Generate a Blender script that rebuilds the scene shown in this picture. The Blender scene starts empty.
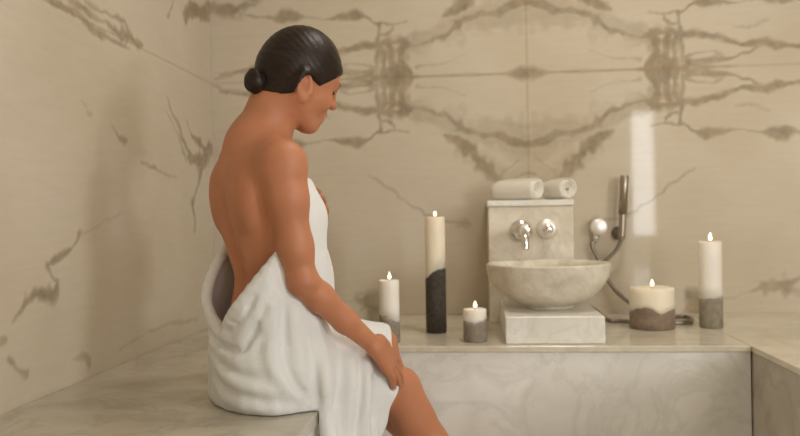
import bpy, bmesh, math, random
import numpy as np
from mathutils import Vector, Matrix

random.seed(4)
rng = np.random.RandomState(7)
S = bpy.context.scene
COL = S.collection
f32 = np.float32

# ------------------------------------------------------------------ camera
CAM = np.array([0.0, 0.0, 0.881])
PSI = math.atan(75/800.0)          # the camera looks a little to the left of the back wall's normal
ROLL = 0.017
FPX = 800.0
cps, sps = math.cos(PSI), math.sin(PSI)
FW = np.array([-sps, cps, 0.0]); RT = np.array([cps, sps, 0.0]); UPV = np.array([0, 0, 1.0])

def ray(px, py):
    a = (px-400)/FPX; b = (216.3-py)/FPX
    c, s = math.cos(ROLL), math.sin(ROLL)
    a2 = a*c + b*s; b2 = -a*s + b*c
    return FW + a2*RT + b2*UPV
def at(px, py, t):                 # point at camera depth t
    return CAM + t*ray(px, py)
def atY(px, py, Y):
    r = ray(px, py); return CAM + r*(Y/r[1])
def atX(px, py, X):
    r = ray(px, py); return CAM + r*(X/r[0])
def atZ(px, py, Z):
    r = ray(px, py); return CAM + r*((Z-CAM[2])/r[2])
def cf(cx, t, z):                  # camera-frame (right, depth, height) -> world
    return np.array([0, 0, z]) + cx*RT + t*FW
def vf(cx, t, z):
    return cx*RT + t*FW + z*UPV

cam_data = bpy.data.cameras.new('camera')
cam = bpy.data.objects.new('camera', cam_data); COL.objects.link(cam)
cam_data.sensor_width = 36; cam_data.lens = 36
cam_data.clip_start = 0.05
cam_data.shift_y = -1.7/800*-1*-1
rv_ = Vector(RT)*math.cos(ROLL) - Vector(UPV)*math.sin(ROLL)
uv_ = Vector(RT)*math.sin(ROLL) + Vector(UPV)*math.cos(ROLL)
mt = Matrix((rv_, uv_, -Vector(FW))).transposed().to_4x4()
mt.translation = Vector(CAM)
cam.matrix_world = mt
cam_data.dof.use_dof = True
cam_data.dof.focus_distance = 1.85
cam_data.dof.aperture_fstop = 2.8
S.camera = cam

# ------------------------------------------------------------------ materials
def new_mat(name):
    m = bpy.data.materials.new(name); m.use_nodes = True
    nt = m.node_tree; b = nt.nodes['Principled BSDF']
    return m, nt, b
def N(nt, typ, **kw):
    n = nt.nodes.new(typ)
    for k, v in kw.items():
        if k in n.inputs: n.inputs[k].default_value = v
        else: setattr(n, k, v)
    return n
def L(nt, a, b): nt.links.new(a, b)
def ramp(nt, fac, stops):
    r = nt.nodes.new('ShaderNodeValToRGB'); L(nt, fac, r.inputs[0])
    e = r.color_ramp.elements
    while len(e) < len(stops): e.new(0.5)
    for i, (p, c) in enumerate(stops):
        e[i].position = p; e[i].color = (*c, 1) if len(c) == 3 else c
    return r
def mixc(nt, fac, a, b, mode='MIX'):
    m = nt.nodes.new('ShaderNodeMix'); m.data_type = 'RGBA'; m.blend_type = mode
    for i, v in ((0, fac), (6, a), (7, b)):
        if hasattr(v, 'is_output'): L(nt, v, m.inputs[i])
        elif i == 0: m.inputs[0].default_value = v
        else: m.inputs[i].default_value = (*v, 1)
    return m.outputs[2]
def math_(nt, op, a, b=None, clamp=False):
    m = nt.nodes.new('ShaderNodeMath'); m.operation = op; m.use_clamp = clamp
    for i, v in ((0, a), (1, b)):
        if v is None: continue
        if hasattr(v, 'is_output'): L(nt, v, m.inputs[i])
        else: m.inputs[i].default_value = v
    return m.outputs[0]
def bump(nt, b, h, strength, dist):
    bp = N(nt, 'ShaderNodeBump', Strength=strength, Distance=dist)
    L(nt, h, bp.inputs['Height']); L(nt, bp.outputs[0], b.inputs['Normal'])

WALLC = (0.625, 0.56, 0.455)
def wall_marble():
    m, nt, b = new_mat('cream_veined_marble')
    tc = nt.nodes.new('ShaderNodeTexCoord')
    at_ = N(nt, 'ShaderNodeAttribute', attribute_name='vein')
    sm = N(nt, 'ShaderNodeAttribute', attribute_name='seam')
    n1 = N(nt, 'ShaderNodeTexNoise', Scale=2.2, Detail=6.0); L(nt, tc.outputs['Object'], n1.inputs['Vector'])
    mp = N(nt, 'ShaderNodeMapping'); mp.inputs['Scale'].default_value = (3, 3, 22); L(nt, tc.outputs['Object'], mp.inputs[0])
    n2 = N(nt, 'ShaderNodeTexNoise', Scale=3.0, Detail=5.0); L(nt, mp.outputs[0], n2.inputs['Vector'])
    base = ramp(nt, n1.outputs[0], [(0.3, (WALLC[0]*.93, WALLC[1]*.91, WALLC[2]*.87)), (0.7, (WALLC[0]*1.04, WALLC[1]*1.04, WALLC[2]*1.06))])
    streak = ramp(nt, n2.outputs[0], [(0.3, (0.965, 0.955, 0.94)), (0.62, (1, 1, 1))])
    c = mixc(nt, 1.0, base.outputs[0], streak.outputs[0], 'MULTIPLY')
    n3 = N(nt, 'ShaderNodeTexNoise', Scale=14.0, Detail=8.0, Roughness=0.7); L(nt, tc.outputs['Object'], n3.inputs['Vector'])
    vc = ramp(nt, n3.outputs[0], [(0.34, (0.25, 0.21, 0.15)), (0.5, (0.335, 0.27, 0.185)), (0.68, (0.45, 0.35, 0.24))])
    n4 = N(nt, 'ShaderNodeTexNoise', Scale=13.0, Detail=8.0, Roughness=0.8); L(nt, tc.outputs['Object'], n4.inputs['Vector'])
    vm = math_(nt, 'MULTIPLY', at_.outputs['Fac'], math_(nt, 'MULTIPLY_ADD', n4.outputs[0], 1.3, True) if False else math_(nt, 'ADD', n4.outputs[0], 0.42), True)
    vm = math_(nt, 'MULTIPLY', vm, 1.12, True)
    c = mixc(nt, vm, c, vc.outputs[0])
    c = mixc(nt, math_(nt, 'MULTIPLY', sm.outputs['Fac'], 0.45), c, (0.30, 0.19, 0.09))
    L(nt, c, b.inputs['Base Color'])
    b.inputs['Roughness'].default_value = 0.045
    b.inputs['Specular IOR Level'].default_value = 0.22
    return m
def grey_marble(name, light, dark, scale=3.0, rough=0.15, vein=0.5, seed=0.0):
    m, nt, b = new_mat(name)
    tc = nt.nodes.new('ShaderNodeTexCoord')
    mp = N(nt, 'ShaderNodeMapping'); mp.inputs['Location'].default_value = (seed, seed*2, seed)
    mp.inputs['Rotation'].default_value = (0.5, 0.4, 0.6)
    L(nt, tc.outputs['Object'], mp.inputs[0])
    n1 = N(nt, 'ShaderNodeTexNoise', Scale=scale, Detail=7.0, Distortion=0.6); L(nt, mp.outputs[0], n1.inputs['Vector'])
    n2 = N(nt, 'ShaderNodeTexNoise', Scale=scale*0.8, Detail=9.0, Roughness=0.62, Distortion=1.3); L(nt, mp.outputs[0], n2.inputs['Vector'])
    base = ramp(nt, n1.outputs[0], [(0.33, dark), (0.62, light)])
    v = math_(nt, 'ABSOLUTE', math_(nt, 'SUBTRACT', n2.outputs[0], 0.5))
    vr = ramp(nt, v, [(0.0, (1, 1, 1)), (0.045, (0, 0, 0))])
    c = mixc(nt, math_(nt, 'MULTIPLY', vr.outputs[0], vein), base.outputs[0], tuple(x*0.62 for x in dark))
    L(nt, c, b.inputs['Base Color']); b.inputs['Roughness'].default_value = rough
    return m
def plain(name, col, rough=0.5, metal=0.0, noise=0.0, nscale=40, bumps=0.0, bscale=200, **kw):
    m, nt, b = new_mat(name)
    b.inputs['Roughness'].default_value = rough; b.inputs['Metallic'].default_value = metal
    for k, v in kw.items(): b.inputs[k.replace('_', ' ')].default_value = v
    tc = nt.nodes.new('ShaderNodeTexCoord')
    n = N(nt, 'ShaderNodeTexNoise', Scale=nscale, Detail=5.0); L(nt, tc.outputs['Object'], n.inputs['Vector'])
    r = ramp(nt, n.outputs[0], [(0.3, tuple(x*(1-noise) for x in col)), (0.7, tuple(min(1, x*(1+noise)) for x in col))])
    L(nt, r.outputs[0], b.inputs['Base Color'])
    if bumps:
        n2 = N(nt, 'ShaderNodeTexNoise', Scale=bscale, Detail=3.0); L(nt, tc.outputs['Object'], n2.inputs['Vector'])
        bump(nt, b, n2.outputs[0], bumps, 0.002)
    return m

M = {}
M['wall'] = wall_marble()
M['bench'] = grey_marble('grey_bench_marble', (0.56, 0.52, 0.43), (0.40, 0.365, 0.29), 3.4, 0.12, 0.25, 1.0)
M['counter'] = grey_marble('counter_front_marble', (0.89, 0.88, 0.85), (0.76, 0.75, 0.71), 4.0, 0.25, 0.22, 3.0)
M['slab'] = grey_marble('counter_top_marble', (0.76, 0.71, 0.60), (0.62, 0.57, 0.46), 4.0, 0.10, 0.2, 5.0)
M['sink'] = grey_marble('sink_marble', (0.84, 0.79, 0.68), (0.66, 0.59, 0.48), 9.0, 0.3, 0.25, 2.0)
M['plinth'] = grey_marble('plinth_marble', (0.89, 0.88, 0.84), (0.78, 0.76, 0.70), 7.0, 0.3, 0.2, 7.0)
M['floor'] = grey_marble('floor_marble', (0.66, 0.62, 0.55), (0.5, 0.47, 0.41), 2.0, 0.2, 0.3, 9.0)
M['ceil'] = plain('ceiling_plaster', (0.80, 0.76, 0.68), 0.9, noise=0.03)
M['chrome'] = plain('chrome', (0.82, 0.80, 0.77), 0.12, 1.0)
M['satin'] = plain('satin_chrome', (0.93, 0.91, 0.88), 0.42, 0.85)
M['chrome_dark'] = plain('chrome_hose', (0.26, 0.23, 0.19), 0.35, 0.9)
M['brushed'] = plain('brushed_steel', (0.42, 0.37, 0.31), 0.3, 1.0)
M['conc'] = plain('grey_concrete', (0.27, 0.235, 0.18), 0.85, noise=0.22, nscale=45, bumps=0.5, bscale=120)
M['conc_warm'] = plain('taupe_concrete', (0.25, 0.185, 0.135), 0.85, noise=0.2, nscale=45, bumps=0.5, bscale=120)
M['conc_dark'] = plain('charcoal_concrete', (0.055, 0.045, 0.036), 0.8, noise=0.35, nscale=60, bumps=0.5, bscale=120)
def wax(name, col, em):
    m = plain(name, col, 0.4, noise=0.03, nscale=12)
    b = m.node_tree.nodes['Principled BSDF']
    b.inputs['Subsurface Weight'].default_value = 0.6
    b.inputs['Subsurface Radius'].default_value = (1.0, 0.6, 0.3)
    b.inputs['Subsurface Scale'].default_value = 0.02
    return m
M['wax'] = wax('ivory_wax', (0.90, 0.87, 0.82), 0)
M['wax_cream'] = wax('cream_wax', (0.90, 0.83, 0.69), 0)
M['wick'] = plain('burnt_wick', (0.03, 0.02, 0.015), 0.9)
m, nt, b = new_mat('candle_flame')
b.inputs['Base Color'].default_value = (1, 0.7, 0.35, 1)
b.inputs['Emission Color'].default_value = (1.0, 0.72, 0.38, 1); b.inputs['Emission Strength'].default_value = 7.0
M['flame'] = m
# skin
m, nt, b = new_mat('tanned_skin')
tc = nt.nodes.new('ShaderNodeTexCoord')
n = N(nt, 'ShaderNodeTexNoise', Scale=7.0, Detail=5.0); L(nt, tc.outputs['Object'], n.inputs['Vector'])
r = ramp(nt, n.outputs[0], [(0.3, (0.46, 0.187, 0.096)), (0.7, (0.54, 0.226, 0.118))])
L(nt, r.outputs[0], b.inputs['Base Color'])
b.inputs['Roughness'].default_value = 0.5
b.inputs['Specular IOR Level'].default_value = 0.4
b.inputs['Subsurface Weight'].default_value = 0.12
b.inputs['Subsurface Radius'].default_value = (1.0, 0.35, 0.2); b.inputs['Subsurface Scale'].default_value = 0.012
n2 = N(nt, 'ShaderNodeTexNoise', Scale=260.0, Detail=2.0); L(nt, tc.outputs['Object'], n2.inputs['Vector'])
bump(nt, b, n2.outputs[0], 0.12, 0.001)
M['skin'] = m
# hair
m, nt, b = new_mat('dark_brown_hair')
tc = nt.nodes.new('ShaderNodeTexCoord')
mp = N(nt, 'ShaderNodeMapping'); mp.inputs['Scale'].default_value = (25, 160, 160); L(nt, tc.outputs['Object'], mp.inputs[0])
mp.inputs['Rotation'].default_value = (0, 0.5, 0.5)
n = N(nt, 'ShaderNodeTexNoise', Scale=1.0, Detail=4.0); L(nt, mp.outputs[0], n.inputs['Vector'])
r = ramp(nt, n.outputs[0], [(0.3, (0.013, 0.007, 0.005)), (0.7, (0.026, 0.014, 0.009))])
L(nt, r.outputs[0], b.inputs['Base Color']); b.inputs['Roughness'].default_value = 0.42; b.inputs['Specular IOR Level'].default_value = 0.3
bump(nt, b, n.outputs[0], 0.3, 0.002)
M['hair'] = m
# towel terry
def terry(name, col):
    m, nt, b = new_mat(name)
    tc = nt.nodes.new('ShaderNodeTexCoord')
    n = N(nt, 'ShaderNodeTexNoise', Scale=170.0, Detail=3.0); L(nt, tc.outputs['Object'], n.inputs['Vector'])
    v = N(nt, 'ShaderNodeTexVoronoi', Scale=330.0); L(nt, tc.outputs['Object'], v.inputs['Vector'])
    b.inputs['Base Color'].default_value = (*col, 1)
    b.inputs['Roughness'].default_value = 0.95; b.inputs['Specular IOR Level'].default_value = 0.1
    b.inputs['Sheen Weight'].default_value = 0.1
    bump(nt, b, math_(nt, 'ADD', n.outputs[0], v.outputs['Distance']), 0.22, 0.003)
    return m
M['towel'] = terry('white_terry', (0.78, 0.785, 0.785))
M['towel2'] = terry('cream_terry', (0.86, 0.82, 0.74))
M['glass'] = plain('window_glass', (1, 1, 1), 0.0, Transmission_Weight=1.0)
M['frame'] = plain('white_paint', (0.75, 0.72, 0.66), 0.4)
m, nt, b = new_mat('added_lamp_diffuser')
b.inputs['Emission Color'].default_value = (1, 0.80, 0.56, 1); b.inputs['Emission Strength'].default_value = 3.0  # glow for the added ceiling panels
M['lamp'] = m
M['brow'] = plain('eyebrow_hair', (0.03, 0.018, 0.012), 0.6)
M['nail'] = plain('pink_nail', (0.62, 0.30, 0.22), 0.25)
M['lip'] = plain('rosy_lips', (0.36, 0.11, 0.075), 0.4)
M['eye'] = plain('eye_white', (0.7, 0.66, 0.6), 0.15)

# ------------------------------------------------------------------ object helpers
def link(name, me, mat=None, parent=None):
    o = bpy.data.objects.new(name, me); COL.objects.link(o)
    if mat is not None and me is not None: me.materials.append(mat)
    if parent is not None:
        o.parent = parent
        o.matrix_parent_inverse = parent.matrix_world.inverted()
    return o
def tag(o, label=None, cat=None, group=None, kind=None):
    if label: o['label'] = label
    if cat: o['category'] = cat
    if group: o['group'] = group
    if kind: o['kind'] = kind
    return o
def empty(name, loc, label=None, cat=None, group=None):
    o = bpy.data.objects.new(name, None); COL.objects.link(o)
    o.location = Vector(loc); o.matrix_world = Matrix.Translation(Vector(loc))
    o.empty_display_size = 0.1
    return tag(o, label, cat, group)
def mesh_from(name, verts, faces, mat, parent=None, smooth=True):
    me = bpy.data.meshes.new(name)
    me.from_pydata([tuple(map(float, v)) for v in verts], [], [tuple(map(int, f)) for f in faces])
    me.update()
    if smooth: me.polygons.foreach_set('use_smooth', [True]*len(me.polygons))
    return link(name, me, mat, parent)
def box(name, x0, x1, y0, y1, z0, z1, mat, parent=None, bevel=0.004, rot=0.0):
    bm = bmesh.new(); bmesh.ops.create_cube(bm, size=1)
    for v in bm.verts:
        v.co = Vector((x0+(v.co.x+.5)*(x1-x0), y0+(v.co.y+.5)*(y1-y0), z0+(v.co.z+.5)*(z1-z0)))
    if bevel: bmesh.ops.bevel(bm, geom=bm.edges[:], offset=bevel, segments=3, profile=0.5, affect='EDGES')
    me = bpy.data.meshes.new(name); bm.to_mesh(me); bm.free()
    return link(name, me, mat, parent)
def prism(name, pts, z0, z1, mat, parent=None, bevel=0.004):
    bm = bmesh.new()
    lo = [bm.verts.new((p[0], p[1], z0)) for p in pts]; hi = [bm.verts.new((p[0], p[1], z1)) for p in pts]
    n = len(pts)
    bm.faces.new(lo[::-1]); bm.faces.new(hi)
    for i in range(n): bm.faces.new((lo[i], lo[(i+1) % n], hi[(i+1) % n], hi[i]))
    bmesh.ops.recalc_face_normals(bm, faces=bm.faces[:])
    if bevel: bmesh.ops.bevel(bm, geom=bm.edges[:], offset=bevel, segments=3, profile=0.5, affect='EDGES')
    me = bpy.data.meshes.new(name); bm.to_mesh(me); bm.free()
    return link(name, me, mat, parent)
def lathe(name, prof, mat, parent=None, center=(0, 0, 0), seg=64, frame=None):
    """prof: list of (r, h). frame: 3x3 matrix whose columns are x,y,axis."""
    V, F = [], []
    R_ = np.array(frame) if frame is not None else np.eye(3)
    c = np.array(center, float)
    for (r, h) in prof:
        for k in range(seg):
            a = 2*math.pi*k/seg
            V.append(c + R_ @ np.array([r*math.cos(a), r*math.sin(a), h]))
    n = len(prof)
    for i in range(n-1):
        for k in range(seg):
            k2 = (k+1) % seg
            F.append((i*seg+k, i*seg+k2, (i+1)*seg+k2, (i+1)*seg+k))
    if prof[0][0] > 1e-6: F.append(tuple(range(seg))[::-1])
    if prof[-1][0] > 1e-6: F.append(tuple((n-1)*seg+k for k in range(seg)))
    o = mesh_from(name, V, F, mat, parent)
    bm = bmesh.new(); bm.from_mesh(o.data); bmesh.ops.remove_doubles(bm, verts=bm.verts[:], dist=1e-6)
    bmesh.ops.recalc_face_normals(bm, faces=bm.faces[:]); bm.to_mesh(o.data); bm.free()
    return o
def smooth_path(pts, n=12):
    P = [np.array(p, float) for p in pts]; out = []
    P2 = [2*P[0]-P[1]] + P + [2*P[-1]-P[-2]]
    for i in range(1, len(P2)-2):
        for k in range(n):
            t = k/n; a, b_, c, d = P2[i-1], P2[i], P2[i+1], P2[i+2]
            out.append(0.5*((2*b_)+(-a+c)*t+(2*a-5*b_+4*c-d)*t*t+(-a+3*b_-3*c+d)*t**3))
    out.append(P[-1]); return out
def tube(name, pts, rad, mat, parent=None, seg=14, n=12, smooth=True):
    path = smooth_path(pts, n) if smooth else [np.array(p, float) for p in pts]
    m_ = len(path); V, F = [], []
    rr = rad if callable(rad) else (lambda u: rad)
    up = None
    for i, p in enumerate(path):
        d = path[min(i+1, m_-1)] - path[max(i-1, 0)]; d = d/np.linalg.norm(d)
        if up is None:
            up = np.array([0, 0, 1.0]) if abs(d[2]) < 0.9 else np.array([1.0, 0, 0])
        x = np.cross(up, d); x /= np.linalg.norm(x); y = np.cross(d, x); up = y
        for k in range(seg):
            a = 2*math.pi*k/seg
            V.append(p + rr(i/(m_-1))*(math.cos(a)*x+math.sin(a)*y))
    for i in range(m_-1):
        for k in range(seg):
            k2 = (k+1) % seg; F.append((i*seg+k, i*seg+k2, (i+1)*seg+k2, (i+1)*seg+k))
    F.append(tuple(range(seg))[::-1]); F.append(tuple((m_-1)*seg+k for k in range(seg)))
    return mesh_from(name, V, F, mat, parent)

# ------------------------------------------------------------------ implicit surfaces
class Field:
    def __init__(s, lo, hi, h):
        s.lo = np.array(lo, float); s.h = h
        s.n = np.ceil((np.array(hi)-s.lo)/h).astype(int)+1
        s.ax = [(s.lo[i]+np.arange(s.n[i])*h).astype(f32) for i in range(3)]
        s.D = np.full(tuple(s.n), 1.0, f32)
    def sl(s, lo, hi):
        a = np.maximum(0, np.floor((np.array(lo)-s.lo)/s.h).astype(int))
        b = np.minimum(s.n, np.ceil((np.array(hi)-s.lo)/s.h).astype(int)+1)
        return tuple(slice(a[i], max(a[i], b[i])) for i in range(3))
    def co(s, sl):
        return (s.ax[0][sl[0]][:, None, None], s.ax[1][sl[1]][None, :, None], s.ax[2][sl[2]][None, None, :])
    def add(s, fn, lo, hi, k, mode='u'):
        m = 0.03+k
        sl = s.sl(np.array(lo)-m, np.array(hi)+m)
        if any(q.stop <= q.start for q in sl): return
        X, Y, Z = s.co(sl); d = fn(X, Y, Z).astype(f32)
        D = s.D[sl]
        if mode == 'u':
            h = np.maximum(k-np.abs(D-d), 0)/k if k > 0 else 0
            s.D[sl] = np.minimum(D, d)-h*h*k*0.25
        elif mode == 's':              # smooth subtraction
            d = -d
            h = np.maximum(k-np.abs(D-d), 0)/k
            s.D[sl] = np.maximum(D, d)+h*h*k*0.25
def capsule(a, b, ra, rb):
    a = np.array(a, float); b = np.array(b, float); ab = b-a; L2 = float(ab@ab)+1e-12
    def fn(X, Y, Z):
        t = ((X-a[0])*ab[0]+(Y-a[1])*ab[1]+(Z-a[2])*ab[2])/L2
        t = np.clip(t, 0, 1)
        return np.sqrt((X-a[0]-t*ab[0])**2+(Y-a[1]-t*ab[1])**2+(Z-a[2]-t*ab[2])**2)-(ra+(rb-ra)*t)
    r = max(ra, rb)
    return fn, np.minimum(a, b)-r, np.maximum(a, b)+r
def ellipsoid(c, R, rad):
    """R: rows are local axes in world; rad: three radii."""
    c = np.array(c, float); R = np.array(R, float); rad = np.array(rad, float)
    def fn(X, Y, Z):
        q = [(X-c[0])*R[i, 0]+(Y-c[1])*R[i, 1]+(Z-c[2])*R[i, 2] for i in range(3)]
        k0 = np.sqrt(sum((q[i]/rad[i])**2 for i in range(3)))
        k1 = np.sqrt(sum((q[i]/rad[i]**2)**2 for i in range(3)))
        return k0*(k0-1)/np.maximum(k1, 1e-6)
    e = np.sqrt(((R*rad[:, None])**2).sum(0))
    return fn, c-e, c+e
def surface_nets(F):
    D = F.D; nx, ny, nz = D.shape
    ins = D < 0
    c = np.zeros((nx-1, ny-1, nz-1), np.uint8)
    for i in (0, 1):
        for j in (0, 1):
            for k in (0, 1): c += ins[i:nx-1+i, j:ny-1+j, k:nz-1+k]
    I, J, K = np.nonzero((c > 0) & (c < 8))
    idx = np.full(c.shape, -1, np.int32); idx[I, J, K] = np.arange(len(I))
    P = np.zeros((len(I), 3)); W = np.zeros(len(I))
    cor = [(i, j, k) for i in (0, 1) for j in (0, 1) for k in (0, 1)]
    for a in cor:
        for ax in range(3):
            if a[ax]: continue
            b_ = list(a); b_[ax] = 1
            da = D[I+a[0], J+a[1], K+a[2]].astype(float); db = D[I+b_[0], J+b_[1], K+b_[2]].astype(float)
            m_ = (da < 0) != (db < 0)
            t = np.where(m_, da/np.where(m_, da-db, 1), 0)
            q = np.stack([np.full(len(I), v, float) for v in a], 1); q[:, ax] += t
            P += q*m_[:, None]; W += m_
    P = P/W[:, None]+np.stack([I, J, K], 1)
    V = F.lo+P*F.h
    quads = []
    for ax in range(3):
        s0 = [slice(1, -1)]*3; s0[ax] = slice(0, -1); s1 = list(s0); s1[ax] = slice(1, None)
        A = ins[tuple(s0)]; B = ins[tuple(s1)]
        i, j, k = np.nonzero(A != B)
        flip = ~A[i, j, k]
        p = np.stack([i, j, k], 1)+np.array([0 if q == ax else 1 for q in range(3)])
        u = (ax+1) % 3; v = (ax+2) % 3
        def g(du, dv):
            q = p.copy(); q[:, u] -= du; q[:, v] -= dv
            return idx[q[:, 0], q[:, 1], q[:, 2]]
        q = np.stack([g(1, 1), g(0, 1), g(0, 0), g(1, 0)], 1)
        q[flip] = q[flip][:, ::-1]
        quads.append(q)
    Q = np.concatenate(quads)
    Q = Q[(Q >= 0).all(1)]
    return V, Q
def relax(V, Q, it=2, lam=0.5):
    for s in range(it):
        acc = np.zeros_like(V); cnt = np.zeros(len(V))
        for a, b_ in ((0, 1), (1, 2), (2, 3), (3, 0)):
            np.add.at(acc, Q[:, a], V[Q[:, b_]]); np.add.at(acc, Q[:, b_], V[Q[:, a]])
            np.add.at(cnt, Q[:, a], 1); np.add.at(cnt, Q[:, b_], 1)
        V = V+lam*(acc/np.maximum(cnt, 1)[:, None]-V)
    return V
def keep_main(V, Q, min_faces=400):
    """drop stray islands"""
    par = np.arange(len(V))
    for _ in range(400):
        m_ = np.minimum.reduce([par[Q[:, i]] for i in range(4)])
        new = par.copy()
        for i in range(4): np.minimum.at(new, Q[:, i], m_)
        new = new[new]; new = new[new]
        if (new == par).all(): break
        par = new
    lab = par[Q[:, 0]]
    u, c = np.unique(lab, return_counts=True)
    good = u[c >= min_faces]
    Q = Q[np.isin(lab, good)]
    used = np.unique(Q); mp = np.full(len(V), -1); mp[used] = np.arange(len(used))
    return V[used], mp[Q]
def field_mesh(name, F, mat, parent=None, it=2, minf=400):
    V, Q = surface_nets(F); V = relax(V, Q, it); V, Q = keep_main(V, Q, minf)
    me = bpy.data.meshes.new(name)
    me.vertices.add(len(V)); me.vertices.foreach_set('co', V.astype(f32).ravel())
    me.loops.add(len(Q)*4); me.loops.foreach_set('vertex_index', Q.astype(np.int32).ravel())
    me.polygons.add(len(Q)); me.polygons.foreach_set('loop_start', np.arange(0, len(Q)*4, 4, dtype=np.int32))
    me.polygons.foreach_set('use_smooth', np.ones(len(Q), bool))
    me.update(calc_edges=True); me.validate()
    return link(name, me, mat, parent)

# ------------------------------------------------------------------ room dimensions
D = 3.21; DF = 2.43; XL = -1.071; XR = 3.4; XBF = -0.356
ZB = 0.431+0.019; ZC = 0.881-0.397; YR = -1.7; ZT = 2.6
ZB = 0.881-0.431
XCR = atY(752, 345, DF)[0]

# value noise for warping the veins
def vnoise(x, y, sc, seed):
    r_ = np.random.RandomState(seed); T = r_.rand(64, 64)
    x = x*sc+100; y = y*sc+100
    xi = np.floor(x).astype(int); yi = np.floor(y).astype(int); fx = x-xi; fy = y-yi
    fx = fx*fx*(3-2*fx); fy = fy*fy*(3-2*fy)
    a = T[xi % 64, yi % 64]; b_ = T[(xi+1) % 64, yi % 64]; c = T[xi % 64, (yi+1) % 64]; d = T[(xi+1) % 64, (yi+1) % 64]
    return (a*(1-fx)+b_*fx)*(1-fy)+(c*(1-fx)+d*fx)*fy-0.5
def vein_wall(name, origin, uax, vax, ulen, vlen, nrm, step, paint, thick=0.1, mat=None):
    """solid slab whose front face is a fine grid carrying 'vein' and 'seam' values"""
    nu = int(ulen/step)+1; nv = int(vlen/step)+1
    u = np.linspace(0, ulen, nu); v = np.linspace(0, vlen, nv)
    U, Vv = np.meshgrid(u, v, indexing='ij')
    o = np.array(origin, float); uax = np.array(uax, float); vax = np.array(vax, float); nrm = np.array(nrm, float)
    P = o+U[..., None]*uax+Vv[..., None]*vax
    vein, seam = paint(U.ravel(), Vv.ravel())
    V = P.reshape(-1, 3)
    ii, jj = np.meshgrid(np.arange(nu-1), np.arange(nv-1), indexing='ij'); ii = ii.ravel(); jj = jj.ravel()
    q = np.stack([ii*nv+jj, (ii+1)*nv+jj, (ii+1)*nv+jj+1, ii*nv+jj+1], 1)
    if np.dot(np.cross(uax, vax), nrm) < 0: q = q[:, ::-1]
    n0 = len(V)
    bk = np.array([o-nrm*thick, o+ulen*uax-nrm*thick, o+ulen*uax+vlen*vax-nrm*thick, o+vlen*vax-nrm*thick])
    V = np.concatenate([V, bk, [o, o+ulen*uax, o+ulen*uax+vlen*vax, o+vlen*vax]])
    b0 = n0; c0 = n0+4
    ex = [(b0, b0+3, b0+2, b0+1)]+[(b0+i, b0+(i+1) % 4, c0+(i+1) % 4, c0+i) for i in range(4)]
    q = np.concatenate([q, np.array(ex)])
    me = bpy.data.meshes.new(name)
    me.vertices.add(len(V)); me.vertices.foreach_set('co', V.astype(f32).ravel())
    me.loops.add(len(q)*4); me.loops.foreach_set('vertex_index', q.astype(np.int32).ravel())
    me.polygons.add(len(q)); me.polygons.foreach_set('loop_start', np.arange(0, len(q)*4, 4, dtype=np.int32))
    for nm, val in (('vein', vein), ('seam', seam)):
        at_ = me.attributes.new(nm, 'FLOAT', 'POINT')
        at_.data.foreach_set('value', np.concatenate([val, np.zeros(8)]).astype(f32))
    me.update(calc_edges=True)
    ob = link(name, me, mat or M['wall']); tag(ob, kind='structure'); return ob
def paint_lines(U, Vv, lines, out, soft=0.35):
    """lines: list of [(u,v,halfwidth,strength),...]"""
    wm = np.clip(1.08+1.5*vnoise(U, Vv, 16, 31)+1.0*vnoise(U, Vv, 45, 32), .55, 2.0)
    for ln in lines:
        for (a, b_) in zip(ln[:-1], ln[1:]):
            w = max(a[2], b_[2])*2.2+0.012
            m_ = (U > min(a[0], b_[0])-w) & (U < max(a[0], b_[0])+w) & (Vv > min(a[1], b_[1])-w) & (Vv < max(a[1], b_[1])+w)
            if not m_.any(): continue
            x = U[m_]; y = Vv[m_]; dx = b_[0]-a[0]; dy = b_[1]-a[1]; l2 = dx*dx+dy*dy+1e-9
            t = np.clip(((x-a[0])*dx+(y-a[1])*dy)/l2, 0, 1)
            d = np.hypot(x-a[0]-t*dx, y-a[1]-t*dy); hw = (a[2]+(b_[2]-a[2])*t)*wm[m_]; st = a[3]+(b_[3]-a[3])*t
            val = st*np.clip((hw*(1+soft)+0.002-d)/(hw*soft*2+0.004), 0, 1)
            out[m_] = np.maximum(out[m_], val)

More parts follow.
